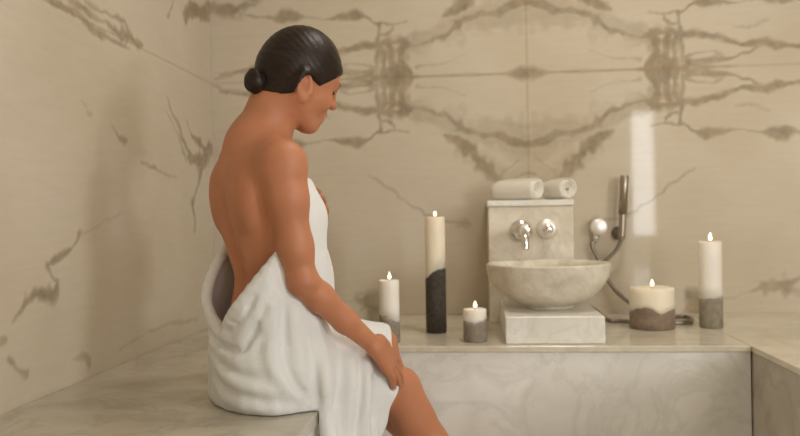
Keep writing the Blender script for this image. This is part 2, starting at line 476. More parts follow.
# ---- back wall pattern: book-matched about the seam cross
X0 = atY(527, 73, D)[0]; Z0 = atY(527, 73, D)[2]
PXM = D/FPX                                      # metres per pixel on the back wall
def q(*pts): return [(p[0]*PXM, p[1]*PXM, p[2]*PXM, p[3]) for p in pts]
fold = [
 q((0, 66, 5, .95), (12, 66, 4.5, .9), (23, 62, 3.5, .8), (40, 60, 3, .7), (58, 54, 4, .8), (68, 50, 6, .85), (80, 43, 4.5, .8), (92, 37, 2.4, .75), (104, 32, 2.2, .7), (118, 28, 3.5, .85)),
 q((0, 64, 13, .42), (30, 62, 12, .36), (60, 54, 11, .36), (90, 42, 10, .36), (112, 30, 10, .45), (124, 18, 12, .5)),
 q((0, 100, 6, .22), (28, 100, 8, .3), (60, 72, 9, .3)),
 q((28, 104, 2.5, .7), (36, 98, 5.5, .85), (45, 88, 6.5, .9), (50, 80, 6, .9), (58, 72, 7.5, .9), (70, 65, 5.5, .85), (84, 60, 2.0, .7)),
 q((0, 97, 1.5, .6), (10, 104, 1.8, .55), (28, 104, 2, .65)),
 q((28, 104, 1.6, .6), (14, 88, 1, .4), (6, 76, 1.5, .5)),
 q((0, 0, 4.5, .85), (8, 0, 4, .8), (18, 0, 2, .7), (30, 0, 1, .6), (60, 1, .9, .5), (105, 0, 1.5, .6), (118, 0, 4, .85)),
 q((60, 20, .8, .3), (90, 12, 1, .3), (112, 8, 2, .5)),
 q((119, 0, 5, .9), (123, 12, 6, .85), (124, 24, 8, .9), (121, 34, 6, .9)),
 q((130, 0, 8, .95), (133, 14, 7, .8), (135, 26, 9, .9), (138, 34, 6, .9)),
 q((141, 0, 6, .85), (143, 12, 4, .7), (142, 26, 6, .85), (146, 36, 3, .8)),
 q((110, 31, 3, .7), (122, 35, 5, .9), (138, 37, 5, .85), (149, 35, 3, .8)),
 q((148, 0, 3, .7), (156, 3, 4, .8), (166, 2, 3, .7), (180, 0, 1.5, .5), (205, 0, 1, .4)),
 q((149, 2, 2, .6), (149, 30, 2, .8), (148, 45, 2.2, .85), (147, 57, 2.4, .85)),
 q((148, 46, 2, .8), (141, 45, 1.8, .8), (135, 50, 1.6, .75), (134, 56, 1.6, .7), (120, 59, 1, .4)),
 q((147, 57, 2, .8), (134, 57, 1.6, .7)),
 q((147, 57, 2.2, .8), (157, 60, 2.6, .85), (170, 63, 3.6, .9), (178, 63, 2.6, .85), (200, 62, 1.3, .65), (222, 61, 1.5, .65), (232, 64, 4.2, .9), (245, 64, 4, .9), (254, 65, 2, .75), (274, 66, 1, .6), (290, 70, 1, .5)),
 q((148, 34, 3, .85), (160, 33, 2.8, .85), (185, 29, 2.6, .8), (205, 22, 2, .8), (222, 24, 3.8, .9), (240, 20, 4, .9), (262, 15, 3.2, .85), (284, 11, 2, .75), (310, 9, 1.6, .65)),
 q((222, 24, 2.4, .8), (216, 16, 2.2, .8), (203, 9, 1.9, .8), (180, 5, 2.2, .7), (150, 6, 2.6, .7)),
 q((150, 9, 1.8, .7), (165, 12, 1.2, .55), (178, 14, 1, .45), (192, 10, .9, .5)),
 q((196, 40, 1, .3), (212, 38, 1.5, .35), (230, 42, .8, .3)),
 # low part
 q((57, 147, 1.2, .5), (75, 145, 3, .4), (107, 140, 1.5, .6), (122, 128, 1, .5), (144, 112, 1, .5), (160, 96, .8, .35)),
 q((65, 147, 4, .45), (72, 151, 2.5, .35)),
 q((150, 226, 3, .55), (158, 228, 9, .85), (166, 228, 10, .9), (173, 224, 6, .6)),
 q((173, 226, 1, .3), (200, 218, 1, .35), (214, 215, 2.5, .55), (222, 214, 7, .65), (236, 212, 8, .7), (247, 209, 6, .65), (256, 204, 2.5, .45), (272, 202, 1.2, .4)),
 q((268, 84, 2, .6), (276, 86, 6, .8), (284, 86, 5, .75)),
 q((0, 210, .8, .2), (40, 236, .8, .2)),
]
# features that sit outside the mirrored slab, by place on the wall
def bw(px, py): p = atY(px, py, D); return p[0]-XL, p[2]
def bwl(*pts): return [(*bw(p[0], p[1]), p[2]*PXM, p[3]) for p in pts]
extra_b = [
 bwl((214, 5, 2, .7), (222, 12, 5, .8), (236, 10, 6, .85), (250, 6, 4, .7), (262, 4, 1.5, .4)),
 bwl((190, 18, 2, .6), (198, 12, 5, .8), (212, 10, 4, .8)),
 bwl((214, 78, 1.2, .6), (225, 76, 1.2, .6), (245, 74, 1, .5)),
 bwl((213, 84, 1, .5), (225, 90, 1.2, .6), (243, 93, 1, .5)),
]
def paint_back(U, Vv):
    xs = U+XL-X0; zs = Vv-Z0
    wx = vnoise(np.abs(xs), np.abs(zs), 9, 3)*0.030+vnoise(np.abs(xs), np.abs(zs), 28, 4)*0.014+vnoise(np.abs(xs), np.abs(zs), 75, 9)*0.006
    wz = vnoise(np.abs(xs), np.abs(zs), 9, 5)*0.030+vnoise(np.abs(xs), np.abs(zs), 28, 6)*0.014+vnoise(np.abs(xs), np.abs(zs), 75, 8)*0.006
    fu = np.abs(xs)+wx*np.clip(np.abs(xs)/0.05, 0, 1); fv = np.abs(zs)+wz*np.clip(np.abs(zs)/0.05, 0, 1)
    v = np.zeros(len(U)); paint_lines(fu, fv, fold, v)
    paint_lines(U+wx, Vv+wz, extra_b, v)
    s = np.zeros(len(U))
    s = np.maximum(s, 0.9*np.clip(1-np.abs(xs)/0.008, 0, 1)); s = np.maximum(s, 0.8*np.clip(1-np.abs(zs)/0.006, 0, 1)*(fu > .1))
    return v, s
wall_back = vein_wall('wall_back', (XL, D, 0), (1, 0, 0), (0, 0, 1), XR-XL, ZT, (0, -1, 0), 0.0055, paint_back)

# ---- left wall
def lw(px, py): p = atX(px, py, XL); return p[1], p[2]
def lwl(*pts):
    out = []
    for p in pts:
        y, z = lw(p[0], p[1]); dep = y
        out.append((y-YR, z, p[2]*1.25*dep/FPX, min(1, p[3]*1.1)))
    return out
left_lines = [
 lwl((40, -6, 1.5, .7), (60, 6, 2, .8), (78, 14, 2, .75), (95, 28, 2.5, .75), (108, 36, 2, .7), (120, 46, 2, .7), (128, 50, 1.5, .7)),
 lwl((66, -6, 3.5, .8), (76, 5, 4, .8), (92, 12, 2, .7), (105, 20, 1.5, .6), (120, 36, 5, .8), (128, 38, 6, .9), (136, 43, 3, .8), (142, 44, 1, .6)),
 lwl((100, 8, 1.2, .6), (115, 16, 2, .7), (124, 22, 1.5, .7), (128, 34, 4, .8), (124, 48, 2, .7)),
 lwl((85, 2, 1.5, .6), (100, 8, 1.2, .6)),
 lwl((168, 18, 1.5, .7), (172, 8, 1.2, .7), (176, -6, 1.5, .7)),
 lwl((186, 18, 4, .8), (192, 8, 4, .8), (200, 11, 6, .85), (214, 10, 6, .85)),
 lwl((192, 14, 3, .8), (190, -6, 3, .8)),
 lwl((168, 97, .8, .5), (172, 112, 1.2, .7), (178, 124, 1.5, .7), (182, 140, 1.6, .75), (190, 152, 2.5, .8), (197, 158, 3, .8)),
 lwl((187, 120, 1.2, .7), (191, 132, 1.6, .75), (197, 141, 2.5, .8), (205, 150, 4.5, .85), (214, 150, 5, .85)),
 lwl((188, 156, 2.5, .8), (198, 160, 6, .9), (206, 158, 6, .85), (202, 170, 3, .8), (199, 184, 1.6, .75), (192, 204, 2.5, .8), (194, 216, 1.5, .7), (194, 232, 1.5, .6)),
 lwl((168, 112, .8, .4), (178, 136, 1, .5), (186, 160, 1.4, .6)),
 lwl((82, 100, 1.5, .5), (86, 103, 1, .4)), lwl((88, 112, 2, .4), (92, 114, 1, .4)),
 lwl((110, 125, .8, .4), (118, 138, 1.2, .6), (124, 142, 2.4, .7), (127, 140, 1, .5)),
 lwl((140, 160, 1, .5), (152, 166, 2.4, .6), (162, 173, 1, .5), (176, 178, .8, .4)),
 lwl((80, 234, 2, .7), (76, 245, 2.4, .8), (68, 250, 2, .8), (56, 256, 2.2, .8), (46, 265, 2.2, .8), (50, 272, 1.4, .6), (57, 279, 3.4, .8), (54, 290, 6, .85), (42, 293, 5, .8), (28, 300, 6.5, .85), (20, 314, 4, .75), (14, 322, 1.5, .5)),
 lwl((80, 236, 1, .4), (100, 226, .8, .3), (122, 216, .8, .2)),
 lwl((-4, 346, 3, .7), (6, 339, 2.5, .7)),
 lwl((8, 360, 1.2, .6), (16, 370, 2, .6), (26, 373, 2.5, .6)),
 lwl((72, 360, 1, .4), (84, 356, 4, .55), (90, 366, 2, .5)),
 lwl((120, 350, 1, .3), (150, 330, 1, .35), (180, 322, 2, .35), (198, 318, 1, .3)),
]
def paint_left(U, Vv):
    wx = vnoise(U, Vv, 9, 13)*0.03+vnoise(U, Vv, 30, 14)*0.016+vnoise(U, Vv, 80, 15)*0.006
    wz = vnoise(U, Vv, 9, 16)*0.03+vnoise(U, Vv, 30, 17)*0.016+vnoise(U, Vv, 80, 18)*0.006
    v = np.zeros(len(U)); paint_lines(U+wx*.6, Vv+wz*.6, left_lines, v)
    s = 0.9*np.clip(1-np.abs(Vv-Z0)/0.006, 0, 1)
    s = np.maximum(s, 0.7*np.clip(1-np.abs(U-(D-YR))/0.01, 0, 1))
    return v, s
wall_left = vein_wall('wall_left', (XL, YR, 0), (0, 1, 0), (0, 0, 1), D-YR, ZT, (1, 0, 0), 0.006, paint_left)
def paint_none(U, Vv):
    return np.zeros(len(U)), 0.9*np.clip(1-np.abs(Vv-Z0)/0.006, 0, 1)
RY0, RY1, RZ0, RZ1 = -1.55, -0.75, 0.85, 2.15  # opening for the added window in the right wall
def right_wall():
    bm = bmesh.new()
    def bx(y0, y1, z0, z1):
        r_ = bmesh.ops.create_cube(bm, size=1)
        for v in r_['verts']:
            v.co = Vector((XR+(v.co.x+.5)*0.1, y0+(v.co.y+.5)*(y1-y0), z0+(v.co.z+.5)*(z1-z0)))
    bx(YR, RY0, 0, ZT); bx(RY1, D, 0, ZT); bx(RY0, RY1, 0, RZ0); bx(RY0, RY1, RZ1, ZT)
    me = bpy.data.meshes.new('wall_right'); bm.to_mesh(me); bm.free()
    return tag(link('wall_right', me, M['wall']), kind='structure')
right_wall()

# rear wall (behind the camera) with a tall narrow added window
def tracepx(px, py):                            # where the mirror image seen on the back wall lies on the rear wall
    r = ray(px, py); t = (D+(D-YR))/r[1]; p = CAM+r*t; return p[0], p[2]
WX0, WZ1 = tracepx(630.5, 110); WX1, WZ0 = tracepx(657.5, 236)  # added window sized by the reflection wanted on the back wall
WZ0 = max(WZ0, .62); WZ1 = max(WZ1, 1.8)
def rear_wall():
    bm = bmesh.new()
    def bx(x0, x1, z0, z1):
        r_ = bmesh.ops.create_cube(bm, size=1)
        for v in r_['verts']:
            v.co = Vector((x0+(v.co.x+.5)*(x1-x0), YR-0.1+(v.co.y+.5)*0.1, z0+(v.co.z+.5)*(z1-z0)))
    bx(XL, WX0, 0, ZT); bx(WX1, XR, 0, ZT); bx(WX0, WX1, 0, WZ0); bx(WX0, WX1, WZ1, ZT)
    me = bpy.data.meshes.new('wall_rear'); bm.to_mesh(me); bm.free()
    return tag(link('wall_rear', me, M['wall']), kind='structure')
rear_wall()
tag(box('floor', XL-.1, XR+.1, YR-.1, D+.1, -0.1, 0, M['floor'], bevel=0), kind='structure')
tag(box('ceiling', XL-.1, XR+.1, YR-.1, D+.1, ZT, ZT+0.1, M['ceil'], bevel=0), kind='structure')
# invented window, out of view, placed to give the pale strip on the back wall
wn = tag(empty('added_window_1', ((WX0+WX1)/2, YR-0.05, WZ0)), kind='structure')
def wframe():
    bm = bmesh.new(); t = 0.012
    for (x0, x1, z0, z1) in ((WX0, WX0+t, WZ0, WZ1), (WX1-t, WX1, WZ0, WZ1), (WX0+t, WX1-t, WZ0, WZ0+t), (WX0+t, WX1-t, WZ1-t, WZ1)):
        r_ = bmesh.ops.create_cube(bm, size=1)
        for v in r_['verts']:
            v.co = Vector((x0+(v.co.x+.5)*(x1-x0), YR-0.08+(v.co.y+.5)*0.06, z0+(v.co.z+.5)*(z1-z0)))
    me = bpy.data.meshes.new('added_window_frame'); bm.to_mesh(me); bm.free()
    return link('added_window_frame', me, M['frame'], wn)
wframe()
wn2 = tag(empty('added_window_2', (XR+0.05, (RY0+RY1)/2, RZ0)), kind='structure')  # second window, invented and out of view, added as the key light
def wframe2():
    bm = bmesh.new(); t = 0.03
    for (y0, y1, z0, z1) in ((RY0, RY0+t, RZ0, RZ1), (RY1-t, RY1, RZ0, RZ1), (RY0+t, RY1-t, RZ0, RZ0+t), (RY0+t, RY1-t, RZ1-t, RZ1)):
        r_ = bmesh.ops.create_cube(bm, size=1)
        for v in r_['verts']:
            v.co = Vector((XR+0.02+(v.co.x+.5)*0.06, y0+(v.co.y+.5)*(y1-y0), z0+(v.co.z+.5)*(z1-z0)))
    me = bpy.data.meshes.new('added_window_frame'); bm.to_mesh(me); bm.free()
    return link('added_window_frame', me, M['frame'], wn2)
wframe2()

# ------------------------------------------------------------------ benches and counter
lb = empty('marble_bench', (XL+.3, 1.2, 0), 'long grey marble bench along the left wall, the towel-wrapped woman sits on it', 'bench')
box('seat_slab', XL+.002, XBF, YR+.6, D-.002, ZB-0.03, ZB, M['bench'], lb, 0.003)
box('front_panel', XL+.002, XBF-.012, YR+.6, D-.002, 0.001, ZB-0.0302, M['counter'], lb, 0)
ct = empty('marble_counter', (0.3, D-.3, 0), 'pale marble counter against the back wall carrying the stone sink and candles', 'counter')
e0 = np.array([XCR, DF]); p1 = atZ(800, 368.5, ZC)[:2]; ed = (p1-e0)/np.linalg.norm(p1-e0)
e1 = e0+ed*2.3
box('worktop', XBF+.001, XCR-.001, DF, D-.002, ZC-0.019, ZC, M['slab'], ct, 0.003)
box('front_panel', XBF+.001, XCR-.002, DF+.008, D-.002, 0.001, ZC-0.0192, M['counter'], ct, 0)
rb = empty('marble_bench', (XCR+.3, 1.2, 0), 'beige marble bench running towards the viewer from the right end of the counter', 'bench')
prism('seat_slab', [(XCR, D-.002), (XCR, DF), tuple(e1), (XR-.002, e1[1]), (XR-.002, D-.002)], ZC-0.019, ZC, M['slab'], rb, 0.003)
prism('front_panel', [(XCR+.002, D-.002), (XCR+.002, DF+.001), (e1[0]+.012, e1[1]), (XR-.002, e1[1]), (XR-.002, D-.002)], 0.001, ZC-0.0192, M['bench'], rb, 0)

# ------------------------------------------------------------------ candles
def candle(px, ytop, ybot, wpx, cpts, conc, waxm, label, fl=(7, 3.0), name='pillar_candle'):
    base = atZ(px, ybot+0.8, ZC); t = np.dot(base-CAM, FW); r = wpx/2*t/FPX
    t2 = t+r*.9; base = at(px, (ytop+ybot)/2, t2); base[2] = ZC; r = wpx/2*t2/FPX
    h = (ybot-ytop)*t/FPX
    root = empty(name, base, label, 'candle', 'lit pillar candles with concrete feet')
    hz = [((ybot-y)*t/FPX) for (u, y) in cpts]; us = [u for (u, y) in cpts]
    seg = 72
    def bound(a):                         # u in -1..1 across the side that faces the viewer
        d = np.array([math.cos(a), math.sin(a)]); u = d@RT[:2]; back = d@FW[:2] > 0
        z = np.interp(u, us, hz)
        return z+0.0015*math.sin(a*9)+0.001*math.sin(a*17)
    V, F = [], []
    rows = [(0.93, 0), (1.0, 0.004)]
    for (s, z) in rows: V += [(base[0]+s*r*math.cos(2*math.pi*k/seg), base[1]+s*r*math.sin(2*math.pi*k/seg), base[2]+z) for k in range(seg)]
    for f_ in (0.3, 0.6, 0.85, 1.0): V += [(base[0]+r*math.cos(2*math.pi*k/seg), base[1]+r*math.sin(2*math.pi*k/seg), base[2]+.004+(bound(2*math.pi*k/seg)-.004)*f_) for k in range(seg)]
    for k in range(seg): V.append((base[0]+r*.9*math.cos(2*math.pi*k/seg), base[1]+r*.9*math.sin(2*math.pi*k/seg), base[2]+bound(2*math.pi*k/seg)+.0))
    n = 7
    F += [(i*seg+k, i*seg+(k+1) % seg, (i+1)*seg+(k+1) % seg, (i+1)*seg+k) for i in range(n-1) for k in range(seg)]
    F.append(tuple(range(seg))[::-1]); F.append(tuple((n-1)*seg+k for k in range(seg)))
    mesh_from('concrete_foot', V, F, conc, root)
    V, F = [], []
    rw = r*0.985
    for k in range(seg): a = 2*math.pi*k/seg; V.append((base[0]+rw*math.cos(a), base[1]+rw*math.sin(a), base[2]+bound(a)-0.001))
    for f_ in (0.25, 0.5, 0.75): V += [(base[0]+rw*math.cos(2*math.pi*k/seg), base[1]+rw*math.sin(2*math.pi*k/seg), base[2]+bound(2*math.pi*k/seg)*(1-f_)+(h-.004)*f_) for k in range(seg)]
    for (s, z) in ((1, h-.004), (.97, h-.001), (.92, h), (.8, h-.001), (.6, h-.004), (.25, h-.007)): V += [(base[0]+rw*s*math.cos(2*math.pi*k/seg), base[1]+rw*s*math.sin(2*math.pi*k/seg), base[2]+z+(0.0008*math.sin(3*2*math.pi*k/seg+px) if s > .85 and s < 1 else 0)) for k in range(seg)]
    n = 10
    F += [(i*seg+k, i*seg+(k+1) % seg, (i+1)*seg+(k+1) % seg, (i+1)*seg+k) for i in range(n-1) for k in range(seg)]
    F.append(tuple(range(seg))[::-1]); F.append(tuple((n-1)*seg+k for k in range(seg)))
    mesh_from('wax', V, F, waxm, root)
    top = base+np.array([0, 0, h-.007])
    tube('wick', [top, top+np.array([.0005, 0, .008]), top+np.array([.002, 0, .014])], 0.0011, M['wick'], root, 8, 4)
    fh, fw = fl[0]*t/FPX, fl[1]*t/FPX
    prof = [(0, 0), (.55*fw/2*1.2, .1*fh), (fw/2*1.05, .28*fh), (fw/2*.92, .45*fh), (fw/2*.6, .68*fh), (fw/2*.25, .88*fh), (0, fh)]
    lathe('flame', prof, M['flame'], root, top+np.array([.0015, 0, .010]), 20)
    return root
candle(389.5, 280, 343, 20.5, [(-1, 315), (-.4, 316), (.3, 320), (1, 323)], M['conc'], M['wax'], 'short slim ivory candle with grey foot, just behind the woman\'s knee', (7, 3.2))
candle(435.5, 216, 333, 20.5, [(-1, 279), (-.55, 274), (-.1, 270), (.5, 268.5), (1, 268)], M['conc_dark'], M['wax_cream'], 'tallest candle, cream wax over a dark charcoal foot', (5, 3))
candle(475, 309, 342, 23.5, [(-1, 321), (0, 323), (.5, 321), (1, 319)], M['conc'], M['wax'], 'smallest candle, squat white wax on a grey foot left of the sink', (7, 3.4))
candle(652, 288, 330, 44, [(-1, 312), (-.8, 308), (-.5, 307), (-.25, 309), (.1, 314), (.35, 312), (.6, 309), (.8, 310), (1, 308)], M['conc_warm'], M['wax_cream'], 'widest candle, cream wax with a wavy edge over a taupe foot', (7, 3.2))
candle(710.5, 241, 328, 22.5, [(-1, 299), (0, 298), (1, 297)], M['conc'], M['wax'], 'tall ivory candle with grey foot at the right end of the counter', (8, 3.2))

# ------------------------------------------------------------------ sink
YP = DF+0.035
pl0 = atY(505.5, 330, YP)[0]; pl1 = atY(605.5, 330, YP)[0]
ZP = atY(555, 316.5, YP)[2]
YCOL = 2.95
c0x = atY(489, 260, YCOL)[0]; c1x = atY(574, 260, YCOL)[0]; ZCT = atY(531, 206, YCOL)[2]
sk = empty('stone_sink', ((pl0+pl1)/2, 2.7, ZC), 'round marble bowl sink on a square plinth with tall marble back block', 'sink')
box('plinth', pl0, pl1, YP, YCOL-.001, ZC+.0005, ZP, M['plinth'], sk, 0.004)
box('back_block', c0x, c1x, YCOL, D-.003, ZC+.0005, ZCT, M['sink'], sk, 0.004)
box('top_ledge', c0x-.004, c1x+.002, YCOL-.006, D-.003, ZCT+.0004, ZCT+.022, M['plinth'], sk, 0.003)
bc = atY(548, 285, 2.70); bcx = bc[0]; RB = 122/2*np.dot(bc-CAM, FW)/FPX
ZRIM = atY(548, 265, 2.70)[2]
hb = ZRIM-ZP-.001
prof = []
for k in range(0, 25):
    a = k/24*math.pi/2
    prof.append((max(.085*(1-k/40), RB*math.sin(a)**0.92), hb*(1-math.cos(a))))
prof = [(0, 0), (0.06, 0), (.078, .0)]+prof[2:]
prof += [(RB+.001, hb+.004), (RB-.004, hb+.008), (RB-.014, hb+.007), (RB-.02, hb+.001)]
for k in range(20, -1, -1):
    a = k/21*math.pi/2
    prof.append((max(.02, 0.05+(RB-0.072)*math.sin(a)), .022+(hb-.028)*(1-math.cos(a)**0.85)))
prof.append((0, .02))
lathe('bowl', prof, M['sink'], sk, (bcx, 2.70, ZP+.0008), 96)
# tap and knob on the back block
def frame_to(d):
    d = np.array(d, float); d /= np.linalg.norm(d)
    a = np.array([0, 0, 1.0]) if abs(d[2]) < .9 else np.array([1.0, 0, 0])
    x = np.cross(a, d); x /= np.linalg.norm(x); y = np.cross(d, x)
    return np.stack([x, y, d], 1)
p = atY(521, 231, YCOL)
tp = empty('mixer_tap', p, 'curved chrome water spout on the sink back block', 'tap')
lathe('wall_plate', [(.041, 0), (.041, .006), (.036, .014), (.02, .018), (0, .018)], M['chrome'], tp, (p[0], YCOL-.0005, p[2]), 40, frame_to((0, -1, 0)))
tube('spout', [(p[0], YCOL-.012, p[2]), (p[0]+.001, YCOL-.06, p[2]+.002), (p[0]+.004, YCOL-.115, p[2]-.004), (p[0]+.006, YCOL-.145, p[2]-.024), (p[0]+.007, YCOL-.152, p[2]-.062)], lambda u: 0.016-.003*u, M['chrome'], tp, 20, 8)
p = atY(547, 229, YCOL)
tk = empty('mixer_valve', p, 'round chrome control knob beside the spout on the sink back block', 'valve')
lathe('wall_plate', [(.037, 0), (.037, .005), (.033, .011), (0, .012)], M['satin'], tk, (p[0], YCOL-.0005, p[2]), 40, frame_to((0, -1, 0)))
lathe('knob', [(.017, .0), (.019, .03), (.017, .036), (0, .036)], M['chrome'], tk, (p[0], YCOL-.0125, p[2]), 32, frame_to((0, -1, 0)))
tube('lever', [(p[0], YCOL-.045, p[2]), (p[0]-.002, YCOL-.055, p[2]-.006), (p[0]-.004, YCOL-.06, p[2]-.02)], 0.0045, M['chrome'], tk, 12, 4)
# hand shower
YS = D-.002
p = atY(597, 227, YS)
sh = empty('hand_shower', p, 'chrome hand shower with round wall outlet and hose right of the sink', 'shower')
lathe('wall_outlet', [(.030, 0), (.030, .012), (.024, .03), (.031, .036), (.032, .050), (.030, .052), (0, .0525)], M['satin'], sh, (p[0], YS, p[2]), 40, frame_to((0.0, -1, 0.0)))
tube('hose_nipple', [(p[0]-.008, YS-.02, p[2]-.02), (p[0]-.008, YS-.022, p[2]-.055)], 0.011, M['chrome'], sh, 14, 2)
hk = atY(617, 233, YS)
lathe('bracket', [(.026, 0), (.026, .01), (.014, .016), (.014, .04), (0, .041)], M['chrome_dark'], sh, (hk[0]+.004, YS, hk[2]), 28, frame_to((0, -1, 0)))
h0 = atY(621.5, 240, YS-.05); h1 = atY(624.5, 176, YS-.05)
tube('handset', [h0, h0+(h1-h0)*.15, h0+(h1-h0)*.85, h1], lambda u: 0.0135 if 0.12 < u else 0.011, M['brushed'], sh, 18, 6)
lathe('handset_head', [(.0165, 0), (.0165, .145), (.014, .15), (0, .15)], M['brushed'], sh, h1-(h1-h0)/np.linalg.norm(h1-h0)*.148, 24, frame_to(h1-h0))
def hp(px, py, Y): return atY(px, py, Y)
zc = ZC+.0085
def hz(px, py): p_ = atZ(px, py, zc); return p_
hose = [(p[0]-.008, YS-.022, p[2]-.05), hp(592, 246, YS-.03), hp(600, 262, YS-.035), hp(606, 277, YS-.04), hp(616, 291, YS-.05), hp(630, 303, YS-.05), hp(646, 311, YS-.06), hz(664, 317.0), hz(684, 316.5), hz(692, 319), hz(688, 322.3), hz(668, 323), hz(640, 322.2), hz(620, 320.8), hz(608, 320), hp(597, 311, YS-.06), hp(584, 303, YS-.05), hp(579, 290, YS-.05), hp(592, 272, YS-.05), hp(606, 260, YS-.05), hp(616, 250, YS-.05), tuple(h0)]
tube('hose', hose, 0.0075, M['chrome_dark'], sh, 12, 10)

# rolled towels on the ledge
def rolled(a, b, r, turns, label, mat):
    a = np.array(a, float); b = np.array(b, float); d = b-a; Ln = np.linalg.norm(d); R3 = frame_to(d)
    root = empty('rolled_towel', (a+b)/2-np.array([0, 0, r]), label, 'towel', 'rolled towels on the sink ledge')
    n = 150; th0 = 0.0; V, F = [], []
    pts = []
    for i in range(n):
        u = i/(n-1); ang = turns*2*math.pi*u; rad = 0.006+(r-0.006)*u
        pts.append((rad*math.cos(ang), rad*math.sin(ang)))
    th = (r/turns)*0.40
    m_ = 14
    for j in range(m_+1):
        s = j/m_; bulge = 1+0.05*math.sin(math.pi*s)*1.0-0.10*(abs(2*s-1)**8)
        for side in (0, 1):
            for i, (x, y) in enumerate(pts):
                rr = math.hypot(x, y); k = ((rr+(th if side else -th*0.8))/max(rr, 1e-4))*bulge
                off = (i/(n-1)-.5)*0.012*(1 if s > .5 else -1)*(abs(2*s-1)**4)
                w = a+R3 @ np.array([x*k, y*k, s*Ln+off]); V.append(w)
    def vi(j, side, i): return (j*2+side)*n+i
    for j in range(m_):
        for i in range(n-1):
            F.append((vi(j, 0, i), vi(j, 0, i+1), vi(j+1, 0, i+1), vi(j+1, 0, i)))
            F.append((vi(j, 1, i+1), vi(j, 1, i), vi(j+1, 1, i), vi(j+1, 1, i+1)))
        F.append((vi(j, 0, 0), vi(j+1, 0, 0), vi(j+1, 1, 0), vi(j, 1, 0)))
        F.append((vi(j, 0, n-1), vi(j, 1, n-1), vi(j+1, 1, n-1), vi(j+1, 0, n-1)))
    for i in range(n-1):
        F.append((vi(0, 0, i), vi(0, 1, i), vi(0, 1, i+1), vi(0, 0, i+1)))
        F.append((vi(m_, 0, i), vi(m_, 0, i+1), vi(m_, 1, i+1), vi(m_, 1, i)))
    o = mesh_from('towel_roll', V, F, mat, root)
    zmin = min(v[2] for v in V); dz = ZCT+.0232-zmin
    for v in o.data.vertices: v.co.z += dz
    return root
ra = 0.037
zr = ZCT+.023+ra
def xr(px, Y): return atY(px, 190, Y)[0]
rolled((xr(496, 3.07), 3.10, zr), (xr(537, 2.98), 2.98, zr), ra, 3.2, 'rolled white towel at the left of the sink ledge, its end above the spout', M['towel2'])
rolled((xr(548, 3.07), 3.11, zr), (xr(568, 2.98), 2.99, zr), ra, 3.2, 'rolled white towel at the right of the sink ledge, above the knob', M['towel2'])

# ------------------------------------------------------------------ the woman
# body axes: Dv faces forward, Wv towards her right side
Dv = vf(.80, .60, 0); Wv = vf(.60, -.80, 0)
Z3 = np.array([0, 0, 1.0])
def loft(secs):
    """secs: list (z, cx, t, halfW, halfD) in the camera frame"""
    secs = sorted(secs); zs = np.array([s[0] for s in secs])
    C = np.array([cf(s[1], s[2], 0)[:2] for s in secs]); HW = np.array([s[3] for s in secs]); HD = np.array([s[4] for s in secs])
    zz = np.linspace(zs[0], zs[-1], 120)
    def cub(v):
        out = np.interp(zz, zs, v)
        for _ in range(14):
            o2 = out.copy(); o2[1:-1] = (out[:-2]+2*out[1:-1]+out[2:])/4; out = o2
        return out
    cx, cy, hw, hd = cub(C[:, 0]), cub(C[:, 1]), cub(HW), cub(HD)
    def get(Z):
        return (np.interp(Z, zz, cx), np.interp(Z, zz, cy), np.interp(Z, zz, hw), np.interp(Z, zz, hd))
    def fn(X, Y, Z):
        Zc = np.clip(Z, zs[0], zs[-1]); x, y, w, d_ = get(Zc)
        a = (X-x)*Wv[0]+(Y-y)*Wv[1]; b_ = (X-x)*Dv[0]+(Y-y)*Dv[1]
        e = 2.3
        k = (np.abs(a/w)**e+np.abs(b_/d_)**e+1e-12)**(1/e)
        g = np.hypot(a/w**2, b_/d_**2)/np.maximum(np.hypot(a/w, b_/d_), 1e-6)
        dd = (k-1)/np.maximum(g, 1e-6)
        dz = np.abs(Z-Zc)
        return np.where(dz > 0, np.sqrt(np.maximum(dd+.03, 0)**2+dz**2)-.03, dd)
    r = max(HW.max(), HD.max())
    lo = np.array([C[:, 0].min()-r, C[:, 1].min()-r, zs[0]-.02]); hi = np.array([C[:, 0].max()+r, C[:, 1].max()+r, zs[-1]+.02])
    return fn, lo, hi, get
def pc(px, t): return (px-400)*t/FPX
def pz(py, t): return CAM[2]+(216.3-py)*t/FPX
# a few joints
SHR = cf(pc(284, 1.75), 1.75, 1.000); SHL = cf(pc(242, 2.0), 2.0, 1.022)
ELR = cf(pc(300.5, 1.755), 1.755, .738); WRR = cf(pc(370, 1.852), 1.852, .586)
ELL = cf(-.395, 2.185, .77)
HIPR = cf(-.300, 1.832, .545); HIPL = cf(-.400, 1.968, .545)
KNR = cf(-.008, 2.005, .448); KNL = cf(-.068, 2.150, .532)
ANR = cf(.19, 2.10, .095); ANL = cf(.10, 2.23, .095)

